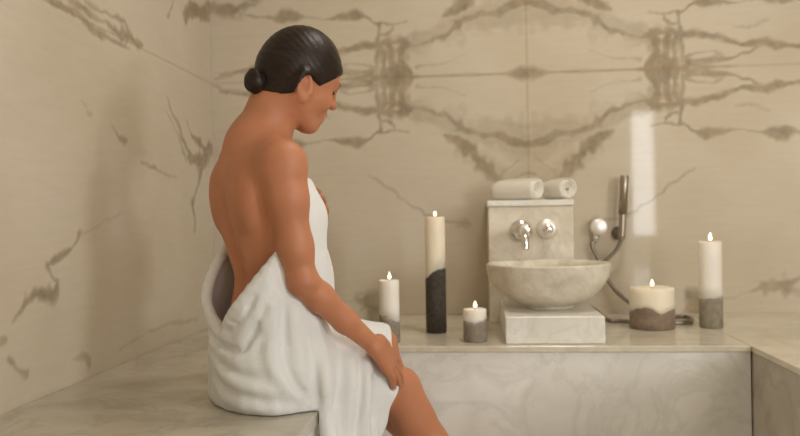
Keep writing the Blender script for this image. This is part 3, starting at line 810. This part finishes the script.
B = Field(cf(0, 0, 0)*0+np.array([-.76, 1.56, -.005]), np.array([.24, 2.50, 1.34]), 0.0035)
torso_secs = [
 (.470, pc(267, 1.9), 1.90, .136, .096), (.530, pc(268, 1.9), 1.90, .142, .098), (.600, pc(269, 1.9), 1.90, .138, .094),
 (.670, pc(271, 1.89), 1.89, .126, .086), (.745, pc(272, 1.885), 1.885, .110, .075), (.810, pc(268, 1.88), 1.88, .118, .085),
 (.880, pc(262, 1.88), 1.88, .132, .094), (.940, pc(259, 1.88), 1.88, .142, .097), (.990, pc(257, 1.88), 1.88, .140, .090),
 (1.030, pc(259, 1.885), 1.885, .105, .070), (1.065, pc(263, 1.89), 1.89, .060, .052)]
fn, lo, hi, getT = loft(torso_secs)
def torso_fn(X, Y, Z):
    d = fn(X, Y, Z)
    x, y, w, d_ = getT(np.clip(Z, .47, 1.065))
    a = (X-x)*Wv[0]+(Y-y)*Wv[1]; b_ = (X-x)*Dv[0]+(Y-y)*Dv[1]
    back = np.clip(-b_/0.05, 0, 1)
    zf = np.clip((Z-.60)/.1, 0, 1)*np.clip((1.04-Z)/.1, 0, 1)
    d = d+0.0085*np.exp(-(a/.019)**2)*back*zf                      # furrow along the spine
    d = d-0.005*np.exp(-((np.abs(a)-.034)/.02)**2)*back*np.clip((Z-.62)/.06, 0, 1)*np.clip((.90-Z)/.1, 0, 1)
    return d
B.add(torso_fn, lo, hi, 0.01)
# shoulder girdle, shoulder blades
NB = cf(pc(262, 1.89), 1.89, 1.055); NT = cf(pc(284, 1.905), 1.905, 1.165)
def cap(a, b_, ra_, rb_, k): B.add(*capsule(a, b_, ra_, rb_), k)
cap(NB-Dv*.012, SHR+Z3*.008, .040, .040, .045); cap(NB-Dv*.022, SHL+Z3*.006-Dv*.012, .046, .040, .045)
cap(cf(pc(258, 1.88), 1.88, .98), SHR-Z3*.01, .07, .042, .04); cap(cf(pc(258, 1.88), 1.88, .98), SHL-Z3*.01, .07, .040, .04)
for sgn, sh_ in ((1, SHR), (-1, SHL)):
    cb = cf(pc(258, 1.88), 1.88, 0)-Dv*(.063 if sgn > 0 else .056)+Wv*(sgn*.064+.004)
    B.add(*ellipsoid(cb+Z3*.935, np.array([Wv*.97+Z3*.2*sgn, -Wv*.2*sgn+Z3*.97, Dv]), (.038, .070, .022)), .03)
B.add(*capsule(NB-Dv*.01-Z3*.02, NT, .054, .049), .04)
B.add(*capsule(NB-Dv*.03+Z3*.0, NT-Dv*.012, .045, .043), .04)
# sternomastoid hint
cap(NT+Wv*.035+Dv*.0-Z3*.0, NB+Dv*.045+Wv*.012, .014, .012, .02)
# bust, belly, seat
for sgn in (1, -1):
    c_ = cf(pc(262, 1.88), 1.88, .878)+Dv*.068+Wv*sgn*.068
    B.add(*ellipsoid(c_, np.array([Wv, Dv, Z3]), (.055, .05, .058)), .04)
    c_ = cf(pc(262, 1.9), 1.90, .535)-Dv*.018+Wv*sgn*.070
    B.add(*ellipsoid(c_, np.array([Wv, Dv, Z3]), (.074, .074, .080)), .04)
# arms
def limb(pts, k=.02):
    for (a, ra_), (b_, rb_) in zip(pts[:-1], pts[1:]): B.add(*capsule(a, b_, ra_, rb_), k)
def lerp(a, b_, t): return a+(b_-a)*t
# legs
limb([(HIPR+Dv*.02, .092), (lerp(HIPR, KNR, .4), .080), (lerp(HIPR, KNR, .8), .060), (KNR, .049)], .03)
limb([(HIPL+Dv*.03, .078), (lerp(HIPL, KNL, .4), .080), (lerp(HIPL, KNL, .8), .058), (KNL, .047)], .03)
CORE = B.D.copy()
limb([(SHR, .044), (lerp(SHR, ELR, .3)+vf(.000, -.003, 0), .0405), (lerp(SHR, ELR, .7)+vf(-.002, 0, 0), .0362), (ELR+vf(.002, 0, .004), .0325)], .026)
limb([(ELR+vf(.002, 0, .004), .0325), (lerp(ELR, WRR, .25)+vf(0, 0, .004), .0315), (lerp(ELR, WRR, .6), .0270), (WRR, .0205)], .016)
limb([(SHL, .042), (lerp(SHL, ELL, .35), .039), (ELL, .034)], .018)
HWL = cf(pc(311, 2.05), 2.05, .876)+Wv*.010+Dv*.004
limb([(ELL, .034), (lerp(ELL, HWL, .4), .031), (HWL, .021)], .014)
# right hand draped over the knee
hd = np.array(vf(.47, .50, -.70)); hd /= np.linalg.norm(hd)
ha = vf(-.12, -.72, -.62); ha = ha-hd*(ha@hd); ha /= np.linalg.norm(ha)
hn = np.cross(hd, ha); 
if hn@vf(1, 0, .6) < 0: hn = -hn                # back-of-hand normal, outwards
def hand(W0, hd, ha, hn, tips, k=.007, spread=1.0, curl=(.25, .5, .6), palm=.078, thumb=True, nails=None):
    offs = (-.0295, -.0098, .0098, .0285); lens = (.072, .080, .075, .060); pl = (palm, palm+.004, palm, palm-.008)
    for i in range(4):
        mcp = W0+hd*pl[i]+ha*offs[i]
        B.add(*capsule(W0+hd*.012+ha*offs[i]*.5, mcp, .0150, .0108), .012)
        p_ = mcp; ang = 0
        for j, fr in enumerate((.45, .31, .24)):
            ang += curl[j]*tips[i]
            dd = hd*math.cos(ang)-hn*math.sin(ang)+ha*offs[i]*spread*2.0
            dd /= np.linalg.norm(dd); q_ = p_+dd*lens[i]*fr
            r0 = (.0092, .0086, .0080)[j]; r1 = (.0086, .0080, .0062)[j]
            B.add(*capsule(p_, q_, r0, r1), .003 if j else .005); p_ = q_
        if nails is not None: nails.append((p_-dd*.004+(hn*math.cos(ang)+hd*math.sin(ang))*.0052, dd, ha))
    if thumb:
        a0 = W0+hd*.018-ha*.022; a1 = a0+hd*.036-ha*.022-hn*.010; a2 = a1+hd*.030-ha*.008-hn*.008; a3 = a2+hd*.024-ha*.001-hn*.006
        B.add(*capsule(a0, a1, .016, .0125), .014); B.add(*capsule(a1, a2, .0115, .0095), .006); B.add(*capsule(a2, a3, .0095, .0075), .004)
nails = []
hand(WRR+hn*.006, hd, ha, hn, (.8, .6, .6, .8), nails=nails, curl=(.12, .30, .30), palm=.074, spread=.35)
# left hand holding the towel at the chest
gd = vf(.052, -.130, .085); gd /= np.linalg.norm(gd)
gn = Dv*1.0+vf(.1, -.1, .2); gn = gn-gd*(gn@gd); gn /= np.linalg.norm(gn)
ga = np.cross(gd, gn); ga /= np.linalg.norm(ga)
hand(HWL, gd, ga, gn, (.5, .5, .5, .5), curl=(.3, .4, .4), palm=.06)
def shin(K, A, dd):
    back = -Dv*.9
    cap(K, lerp(K, A, .22)+back*.012, .048, .048, .02)
    cap(lerp(K, A, .12)+back*.018, lerp(K, A, .42)+back*.020, .046, .050, .03)
    cap(lerp(K, A, .42)+back*.018, lerp(K, A, .85)+back*.004, .047, .028, .03)
    cap(lerp(K, A, .1), lerp(K, A, .9), .038, .024, .02)
    cap(lerp(K, A, .85), A, .028, .030, .02)
    heel = A-Dv*.03-Z3*(A[2]-.03)+Z3*.0; ball = A+Dv*.13+Z3*(.025-A[2]); toe = A+Dv*.175+Z3*(.015-A[2])
    cap(A, heel+Z3*.005, .030, .028, .02); cap(A+Dv*.01, ball, .034, .022, .03); cap(heel, ball, .026, .022, .02)
    for i, o_ in enumerate((-.032, -.014, .002, .016, .030)):
        cap(ball+Wv*o_*dd, toe+Wv*o_*1.1*dd-Dv*abs(i)*.006, .013, (.0125, .0095, .009, .0085, .008)[i], .006)
shin(KNR, ANR, 1); shin(KNL, ANL, -1)
# kneecap
B.add(*ellipsoid(KNR+Dv*.006+Z3*.006, np.array([Wv, Dv, Z3]), (.034, .032, .034)), .03)
B.add(*ellipsoid(KNL+Dv*.012+Z3*.008, np.array([Wv, Dv, Z3]), (.036, .034, .034)), .03)
# head, in its own frame: f forward, u up, s towards her right
pit = math.radians(27)
fh_ = vf(.887, .462, 0); HF = fh_*math.cos(pit)-Z3*math.sin(pit); HU = fh_*math.sin(pit)+Z3*math.cos(pit); HS = vf(.462, -.887, 0)
HC = cf(-.243, 1.908, 1.194)
HR = np.array([HF, HU, HS])
def hl(f_, u_, s_=0.0): return HC+HF*f_+HU*u_+HS*s_
def hcap(a, b_, ra_, rb_, k): B.add(*capsule(hl(*a), hl(*b_), ra_, rb_), k)
def hell(c_, r_, k, mode='u', R_=None): B.add(*ellipsoid(hl(*c_), HR if R_ is None else R_, r_), k, mode)
hell((-.010, .046, 0), (.090, .084, .073), .02)
hell((-.036, .012, 0), (.056, .058, .058), .03)
hell((.030, -.005, 0), (.060, .072, .056), .02)
hell((.046, .048, 0), (.047, .042, .054), .02)
for s_ in (1, -1):
    hcap((.000, -.040, .047*s_), (.062, -.068, .016*s_), .018, .015, .025)
    hell((.055, -.008, .034*s_), (.030, .026, .022), .02)
    hcap((.082, .044, .010*s_), (.070, .049, .042*s_), .008, .008, .012)
hell((.072, -.066, 0), (.019, .016, .020), .02)
hell((.074, -.038, 0), (.018, .022, .026), .018)
hcap((.088, .034, 0), (.1035, .008, 0), .0065, .0085, .010)
hcap((.092, .004, .0), (.104, .004, 0), .009, .0085, .008)
for s_ in (1, -1):
    hell((.092, .003, .011*s_), (.010, .0075, .0065), .005)
    hell((.094, .029, .031*s_), (.020, .011, .015), .012, 's')
    hell((.068, .029, .031*s_), (.0135, .0125, .0135), .004)
hell((.090, -.026, 0), (.0085, .0065, .018), .007); hell((.088, -.041, 0), (.0085, .0075, .016), .007)
# ears
for s_ in (1, -1):
    Re = np.array([HF*.93+HU*.25-HS*.25*s_, HU*.95-HF*.25, HS*s_*.95+HF*.25])
    Re = np.array([v/np.linalg.norm(v) for v in Re])
    ec = np.array(hl(-.004, -.015, .076*s_))
    B.add(*ellipsoid(ec, Re, (.018, .029, .0045)), .004)
    hell((.006, -.020, .064*s_), (.014, .020, .010), .008, R_=Re)
    prev = None
    for j in range(15):
        a_ = math.radians(-50+j*18.5)
        q_ = ec+Re[0]*.0180*math.cos(math.pi-a_+.3)*1.0+Re[1]*.0310*math.sin(a_-.1)*(1.0 if math.sin(a_) > 0 else .85)+Re[2]*(.0045+.002*math.sin(a_))
        if prev is not None: B.add(*capsule(prev+Re[2]*.002, q_+Re[2]*.002, .0040, .0040), .002)
        prev = q_
    B.add(*capsule(ec-Re[1]*.026+Re[0]*.006, ec-Re[1]*.021+Re[0]*.004, .0065, .0055), .005)
    B.add(*capsule(ec+Re[0]*.015-Re[1]*.004, ec+Re[0]*.014-Re[1]*.010, .0045, .0045), .004)
    B.add(*ellipsoid(ec+Re[2]*.005+Re[0]*.003-Re[1]*.004, Re, (.0095, .016, .011)), .002, 's')
hcap((.0, -.03, .03), (-.03, -.07, 0), .04, .05, .03)
B.D = np.maximum(B.D, -(np.broadcast_to(B.ax[2][None, None, :], B.D.shape)-0.003)).astype(f32)
X, Y, Z = B.co((slice(None),)*3)
B.D = np.maximum(B.D, -np.maximum(X-(XBF+.003), Z-(ZB+.004))).astype(f32)

root_w = empty('person', cf(-.30, 1.9, 0)*[1, 1, 0]+np.array([0, 0, ZB]), 'seated woman with dark low bun and bare back, wrapped in a white towel', 'person')
body = field_mesh('body', B, M['skin'], root_w, it=1)
print('body verts', len(body.data.vertices))

def resample(Dsrc, Fs, Fd):
    ix = [np.clip((Fd.ax[i]-Fs.lo[i])/Fs.h, 0, Fs.n[i]-1.001) for i in range(3)]
    i0 = [v.astype(int) for v in ix]; fr = [(v-w_).astype(f32) for v, w_ in zip(ix, i0)]
    A = Dsrc[i0[0]]*(1-fr[0])[:, None, None]+Dsrc[i0[0]+1]*fr[0][:, None, None]
    A = A[:, i0[1]]*(1-fr[1])[None, :, None]+A[:, i0[1]+1]*fr[1][None, :, None]
    return A[:, :, i0[2]]*(1-fr[2])[None, None, :]+A[:, :, i0[2]+1]*fr[2][None, None, :]
def build_hair():
    H = Field(hl(0, .03)-.19, hl(0, .03)+.19, 0.0034)
    H.add(*ellipsoid(hl(-.009, .050, 0), HR, (.0985, .0985, .0815)), .01)
    H.add(*ellipsoid(hl(-.036, .012, 0), HR, (.060, .063, .063)), .05)
    H.add(*ellipsoid(hl(.046, .052, 0), HR, (.048, .047, .060)), .02)
    X, Y, Z = H.co((slice(None),)*3)
    f_ = (X-HC[0])*HF[0]+(Y-HC[1])*HF[1]+(Z-HC[2])*HF[2]
    u_ = (X-HC[0])*HU[0]+(Y-HC[1])*HU[1]+(Z-HC[2])*HU[2]
    s_ = (X-HC[0])*HS[0]+(Y-HC[1])*HS[1]+(Z-HC[2])*HS[2]
    ln = np.interp(f_, [-.11, -.07, -.035, -.018, -.008, .004, .034, .055, .075, .095], [-.062, -.058, -.050, -.040, -.020, .014, .010, .038, .066, .088])
    ln = ln+np.where(np.abs(s_) < .03, (0.03-np.abs(s_))*.4*(f_ > .04), 0)
    cut = (ln-u_)*.8
    skin_ = resample(B.D, B, H)-.0055
    h = np.maximum(.012-np.abs(H.D-skin_), 0)/.012
    H.D = np.where(u_ < .03+.35*np.maximum(0, f_), np.minimum(H.D, skin_)-h*h*.012*.25, H.D)
    d = H.D; k = .005
    h = np.maximum(k-np.abs(d-cut), 0)/k; d = np.maximum(d, cut)+h*h*k*.25
    eh = ellipsoid(hl(-.001, -.022, .074), HR, (.021, .037, .05))[0](X, Y, Z); eh2 = ellipsoid(hl(-.001, -.022, -.074), HR, (.021, .037, .05))[0](X, Y, Z)
    d = np.maximum(d, -np.minimum(eh, eh2))
    # combed grooves running back to the bun
    w = 0.0004*np.sin(u_*420+s_*160+14*np.sin(f_*16))+0.0002*np.sin(u_*900-s_*500)
    H.D = (d+w).astype(f32)
    return field_mesh('hair', H, M['hair'], root_w, it=1)
hair = build_hair()
def build_bun():
    c = at(255, 82, 1.845); 
    b_ = Field(c-.055, c+.055, 0.0022)
    out = (hl(-.02, .045)-c); out = -out/np.linalg.norm(out)
    x = np.cross(out, Z3); x /= np.linalg.norm(x); y = np.cross(out, x)
    b_.add(*ellipsoid(c, np.array([out, x, y]), (.024, .027, .029)), .004)
    pts = []
    for i in range(46):
        u = i/45; a = u*4.6*math.pi; r_ = .007+.019*u
        pts.append(c+out*(.016-.026*u)+x*r_*math.cos(a)*.9+y*r_*math.sin(a)*1.1)
    for p_, q_ in zip(pts[:-1], pts[1:]): b_.add(*capsule(p_, q_, .0085, .0085), .003)
    b_.add(*capsule(c-out*.005, c-out*.03, .02, .024), .006)
    return field_mesh('hair_bun', b_, M['hair'], hair, it=1)
build_bun()
# eyebrow, lashes, lips, nails
for s_ in (1, -1):
    tube('eyebrow', [hl(.0905, .0465, .012*s_), hl(.0895, .051, .024*s_), hl(.081, .051, .040*s_), hl(.073, .046, .049*s_)], lambda u: .0030*(1-.6*u), M['brow'], root_w, 8, 5)
    tube('eyelashes', [hl(.079, .0235, .022*s_), hl(.083, .0225, .031*s_), hl(.078, .0245, .041*s_)], .0016, M['brow'], root_w, 8, 6)
Lp = Field(hl(.09, -.033)-.035, hl(.09, -.033)+.035, .0018)
Lp.add(*ellipsoid(hl(.0915, -.0275, 0), HR, (.0078, .0048, .0165)), .003)
Lp.add(*ellipsoid(hl(.0895, -.0385, 0), HR, (.0080, .0058, .0145)), .003)
field_mesh('lips', Lp, M['lip'], root_w, it=1, minf=20)
for (p_, dd, aa) in nails:
    nn = np.cross(dd, aa); nn /= np.linalg.norm(nn)
    o = lathe('fingernail', [(0, -.0022), (.0035, -.0018), (.0048, 0), (.0035, .0016), (0, .002)], M['nail'], root_w, p_, 14, np.stack([np.cross(nn, dd), dd*1.35, nn], 1))

# ------------------------------------------------------------------ towel
T = Field(np.array([-.86, 1.45, .16]), np.array([.12, 2.50, 1.02]), 0.0040)
tow = [
 (.430, pc(264, 1.89), 1.89, .148, .108), (.470, pc(262, 1.89), 1.89, .160, .120), (.520, pc(266, 1.89), 1.89, .157, .118), (.590, pc(268, 1.89), 1.89, .152, .117),
 (.640, pc(267, 1.89), 1.89, .155, .130), (.690, pc(267, 1.89), 1.89, .157, .146), (.755, pc(268, 1.885), 1.885, .150, .144), (.813, pc(270, 1.885), 1.885, .144, .120),
 (.883, pc(262, 1.88), 1.88, .148, .122), (.930, pc(260, 1.88), 1.88, .148, .112), (.965, pc(258, 1.88), 1.88, .146, .104), (1.0, pc(256, 1.88), 1.88, .146, .098)]
tfn, tlo, thi, getW = loft(tow)
def vwave(X, Y, Z):
    x, y, w, d_ = getW(np.clip(Z, .43, 1.0))
    a = (X-x)*Wv[0]+(Y-y)*Wv[1]; b_ = (X-x)*Dv[0]+(Y-y)*Dv[1]
    return np.arctan2(a, b_)
T.add(tfn, tlo, thi, .01)
def tcap(a, b_, ra_, rb_, k): T.add(*capsule(a, b_, ra_, rb_), k)
def rlerp(t): return lerp(HIPR, KNR, t)
tcap(HIPR+Z3*.0, rlerp(.5), .106, .090, .03); tcap(rlerp(.5), rlerp(1.0), .090, .066, .02)
tcap(HIPL+Dv*.03, lerp(HIPL, KNL, .5), .082, .088, .03); tcap(lerp(HIPL, KNL, .5), lerp(HIPL, KNL, 1.0), .090, .066, .02)
# cloth bridging the two thighs
tcap(lerp(HIPR, HIPL, .5)+Z3*.02, lerp(KNR, KNL, .5)+Z3*.0, .10, .055, .04)
# the part that hangs over the bench edge beside the near thigh
def sheet(X, Y, Z):
    a = cf(pc(322, 1.80), 1.80, 0)[:2]; b2 = (KNR+Dv*.03+Wv*.035)[:2]
    ab = b2-a; l2 = ab@ab
    t = np.clip(((X-a[0])*ab[0]+(Y-a[1])*ab[1])/l2, 0, 1)
    ln = math.sqrt(l2)
    nrm = np.array([ab[1], -ab[0]])/ln
    s = ((X-a[0])*nrm[0]+(Y-a[1])*nrm[1])
    s = s-0.010*np.sin(t*17+Z*6)-.004*np.sin(t*41+1)+(Z-.45)*.10
    tt = ((X-a[0])*ab[0]+(Y-a[1])*ab[1])/l2
    over = np.maximum(np.abs(tt-.5)-.5+(0.45-np.minimum(Z, .45))*.30*(tt > .5), 0)*ln
    zt = np.interp(t, [0, 1], [.52, .49]); zb = .20
    dz = np.maximum(np.maximum(Z-zt, zb-Z), 0)
    return np.sqrt(s*s+over**2+dz**2)-.020
kb = (KNR-Dv*.05)
T.add(sheet, np.array([-.42, 1.62, .18]), np.array([.08, 2.2, .56]), .05)

# carve the inside so the loose back shows its depth
inner = loft([(s[0], s[1], s[2], s[3]-.017, s[4]-.017) for s in tow])[0]
def innercut(X, Y, Z):
    return np.maximum(inner(X, Y, Z), (.575-Z))
# hem height around the trunk (angle 0 = front, +90 = her right side, 180 = back)
ha_ = np.radians([-180, -160, -140, -122, -108, -95, -70, -45, 0, 45, 80, 100, 118, 130, 140, 148, 163, 172, 180])
hz_ = np.array([.632, .655, .715, .785, .826, .845, .88, .91, .940, .968, .92, .83, .778, .738, .706, .684, .648, .628, .618])
def base_ray(px, py, F_, t0=1.5, t1=2.4):
    ts = np.arange(t0, t1, .002); P_ = np.array([at(px, py, t) for t in ts])
    I_ = np.round((P_-F_.lo)/F_.h).astype(int)
    ok = ((I_ >= 0) & (I_ < F_.n)).all(1)
    for i in range(len(ts)):
        if ok[i] and F_.D[tuple(I_[i])] < 0: return P_[i]
    return None
# ridges (+) and furrows (-), traced on the draped surface
ridges = [
 # swags under the loose back
 ([(206, 308), (214, 326), (232, 340), (250, 322), (264, 296), (272, 266)], .011, 1),
 ([(206, 326), (216, 346), (234, 356), (254, 340), (270, 310), (282, 288)], .012, 1),
 ([(222, 318), (236, 322), (250, 304), (262, 280), (270, 258)], .010, 1),
 ([(210, 352), (228, 378), (256, 388), (280, 394)], .012, 1),
 # long falls from under the arm
 ([(276, 300), (272, 330), (272, 362), (284, 386), (300, 398)], .012, 1),
 ([(292, 305), (296, 340), (300, 370), (306, 392)], .009, 1),
 ([(312, 318), (322, 346), (326, 378), (326, 400)], .010, 1),
 ([(330, 326), (348, 350), (352, 380), (350, 410), (348, 434)], .010, 1),
 ([(350, 340), (366, 360), (368, 390), (364, 430)], .009, 1),
 ([(214, 382), (230, 400), (262, 408), (300, 410)], .010, 1),
 # furrows
 ([(206, 322), (218, 340), (240, 352), (256, 332), (268, 304)], .014, -1),
 ([(228, 318), (240, 322), (254, 300), (266, 272)], .010, -1),
 ([(216, 362), (240, 376), (262, 378)], .008, -1),
 ([(284, 300), (284, 340), (290, 376), (308, 398)], .010, -1),
 ([(306, 330), (312, 360), (316, 390), (318, 408)], .009, -1),
 ([(320, 300), (336, 340), (340, 372), (336, 402), (332, 430)], .009, -1),
 ([(346, 332), (360, 356), (360, 390), (356, 432)], .007, -1),
 ([(372, 362), (378, 380), (374, 410), (370, 432)], .007, -1),
]
import copy as _copy
Dbase = T.D.copy()
class _B: pass
base_f = _B(); base_f.D = Dbase; base_f.lo = T.lo; base_f.h = T.h; base_f.n = T.n
for pts, r_, sg in ridges:
    path = smooth_path([(p[0], p[1], 0) for p in pts], 6)
    P3 = []
    for p_ in path:
        h_ = base_ray(p_[0], p_[1], base_f)
        if h_ is not None: P3.append(h_)
    n_ = len(P3)
    if n_ < 3: continue
    P3 = np.array(P3)
    lo_ = P3.min(0)-.05; hi_ = P3.max(0)+.05
    sl = T.sl(lo_, hi_); Xs, Ys, Zs = T.co(sl); best = np.full(T.D[sl].shape, 9.0, f32); bu = np.zeros_like(best)
    for i in range(n_-1):
        if np.linalg.norm(P3[i+1]-P3[i]) > .05: continue
        a_, b2 = P3[i], P3[i+1]; ab = b2-a_; l2 = ab@ab+1e-9
        t_ = np.clip(((Xs-a_[0])*ab[0]+(Ys-a_[1])*ab[1]+(Zs-a_[2])*ab[2])/l2, 0, 1)
        d_ = np.sqrt((Xs-a_[0]-t_*ab[0])**2+(Ys-a_[1]-t_*ab[1])**2+(Zs-a_[2]-t_*ab[2])**2)
        m_ = d_ < best; best = np.where(m_, d_, best); bu = np.where(m_, (i+t_)/(n_-1), bu)
    wd = .0135 if sg > 0 else .010
    amp = r_*(1.5 if sg > 0 else 1.55)*np.minimum(1, np.sin(np.pi*np.clip(bu, .02, .98))**.6*1.15)
    T.D[sl] = T.D[sl]-sg*amp*np.exp(-(best/wd)**2)
# small irregular wrinkles
X, Y, Z = T.co((slice(None),)*3)
phi = vwave(X, Y, Z)
T.D = (T.D+0.0013*np.sin(phi*13+Z*14+2*np.sin(Z*23))+0.0006*np.sin(phi*29-Z*31)).astype(f32)
# the cloth never lets the trunk or thighs poke through
core = resample(CORE, B, T)-.009
h = np.maximum(.02-np.abs(T.D-core), 0)/.02
cover = np.minimum(T.D, core)-h*h*.02*.25
T.D = np.where((Z < .60) | (np.abs(phi) < 1.75), cover, T.D).astype(f32)
# shell
ic = innercut(X, Y, Z).astype(f32)
T.D = np.maximum(T.D, -ic)
hem = np.interp(phi, ha_, hz_)
cut = (Z-hem)*.75
k = .010; h = np.maximum(k-np.abs(T.D-cut), 0)/k
T.D = (np.maximum(T.D, cut)+h*h*k*.25).astype(f32)
# lower edge of the cloth across the knees
tcx = X*RT[0]+Y*RT[1]; tct = X*FW[0]+Y*FW[1]
dc = .8*tcx+.6*tct; wc = .6*tcx-.8*tct
kp = ((dc-(1.158+(-1.56-wc)*.52))-.42*(Z-.49)*np.where(Z < .49, 1.0, .3)-.004*np.sin(Z*60+wc*30))*.9
h = np.maximum(k-np.abs(T.D-kp), 0)/k
T.D = (np.maximum(T.D, kp)+h*h*k*.25).astype(f32)
# rolled hem bead along the loose back
for i in range(60):
    a0 = -math.pi+i/60*2*math.pi; a1 = -math.pi+(i+1)/60*2*math.pi
    pp = []
    for a_ in (a0, a1):
        z_ = float(np.interp(a_, ha_, hz_))-.004; x, y, w, d_ = getW(z_)
        e = 2.3; ca, sa = math.cos(a_), math.sin(a_)
        # superellipse radius
        rr_ = 1/((abs(sa/(w-.008))**e+abs(ca/(d_-.008))**e)**(1/e))
        pp.append(np.array([x, y, z_])+Wv*sa*rr_+Dv*ca*rr_)
    T.add(*capsule(pp[0], pp[1], .0118, .0118), .008)
# the cloth gives way under her hand and forearm
CT = resample(CORE, B, T)-resample(B.D, B, T)-.004
armf = resample(B.D, B, T)-.003
near = ((X-WRR[0])**2+(Y-WRR[1])**2+(Z-WRR[2])**2 < .17**2) & (CT > .0)
T.D = np.where(near, np.maximum(T.D, -armf), T.D).astype(f32)
# flat against the bench, and a smooth bottom
bench = np.maximum(np.maximum(X-(XBF+.002), XL-X), Z-(ZB+.0015))
T.D = np.maximum(T.D, -bench).astype(f32)
# never reach through the bench front
towel = field_mesh('bath_towel', T, M['towel'], root_w, it=2)
tag(towel, 'white terry bath towel wrapped round the body')
print('towel verts', len(towel.data.vertices))

# ------------------------------------------------------------------ light
def area(name, loc, target, sx, sy, e, col):
    ld = bpy.data.lights.new(name, 'AREA'); ld.shape = 'RECTANGLE'; ld.size = sx; ld.size_y = sy; ld.energy = e; ld.color = col
    o = bpy.data.objects.new(name, ld); COL.objects.link(o); o.location = Vector(loc)
    dv = Vector(target)-Vector(loc); o.rotation_euler = dv.to_track_quat('-Z', 'Y').to_euler(); return o
# area lamps added just outside the two invented windows
dl = area('added_daylight', ((WX0+WX1)/2, YR-0.12, (WZ0+WZ1)/2), ((WX0+WX1)/2, 0, (WZ0+WZ1)/2), WX1-WX0, WZ1-WZ0, 15, (.95, .98, 1))
area('added_daylight', (XR+0.12, (RY0+RY1)/2, (RZ0+RZ1)/2), (0, (RY0+RY1)/2, (RZ0+RZ1)/2), RY1-RY0, RZ1-RZ0, 90, (.95, .98, 1))
# invented ceiling panels, out of view, added to light the room and back wall
lamps = [(.4, 2.05, 9.5), (2.3, 1.0, 1.5)]
for i, (x, y, e) in enumerate(lamps):
    r0 = empty('added_ceiling_light', (x, y, ZT), 'added unseen flat square ceiling light panel overhead', 'ceiling light', 'added ceiling light panels')
    box('added_lamp_frame', x-.25, x+.25, y-.25, y+.25, ZT-.03, ZT-.001, M['frame'], r0, .004)
    box('diffuser', x-.23, x+.23, y-.23, y+.23, ZT-.034, ZT-.0302, M['lamp'], r0, 0)
    area('added_ceiling_lamp', (x, y, ZT-.04), (x, y, 0), .46, .46, e, (1, .95, .87))
w = bpy.data.worlds.new('world'); S.world = w; w.use_nodes = True
w.node_tree.nodes['Background'].inputs[0].default_value = (1, .93, .84, 1); w.node_tree.nodes['Background'].inputs[1].default_value = 1.0
S.view_settings.view_transform = 'Standard'; S.view_settings.look = 'None'; S.view_settings.gamma = 1; S.view_settings.exposure = 0.08
S.view_settings.use_curve_mapping = False
S.cycles.use_denoising = True
S.cycles.max_bounces = 10; S.cycles.diffuse_bounces = 6
S.cycles.sample_clamp_indirect = 4.0
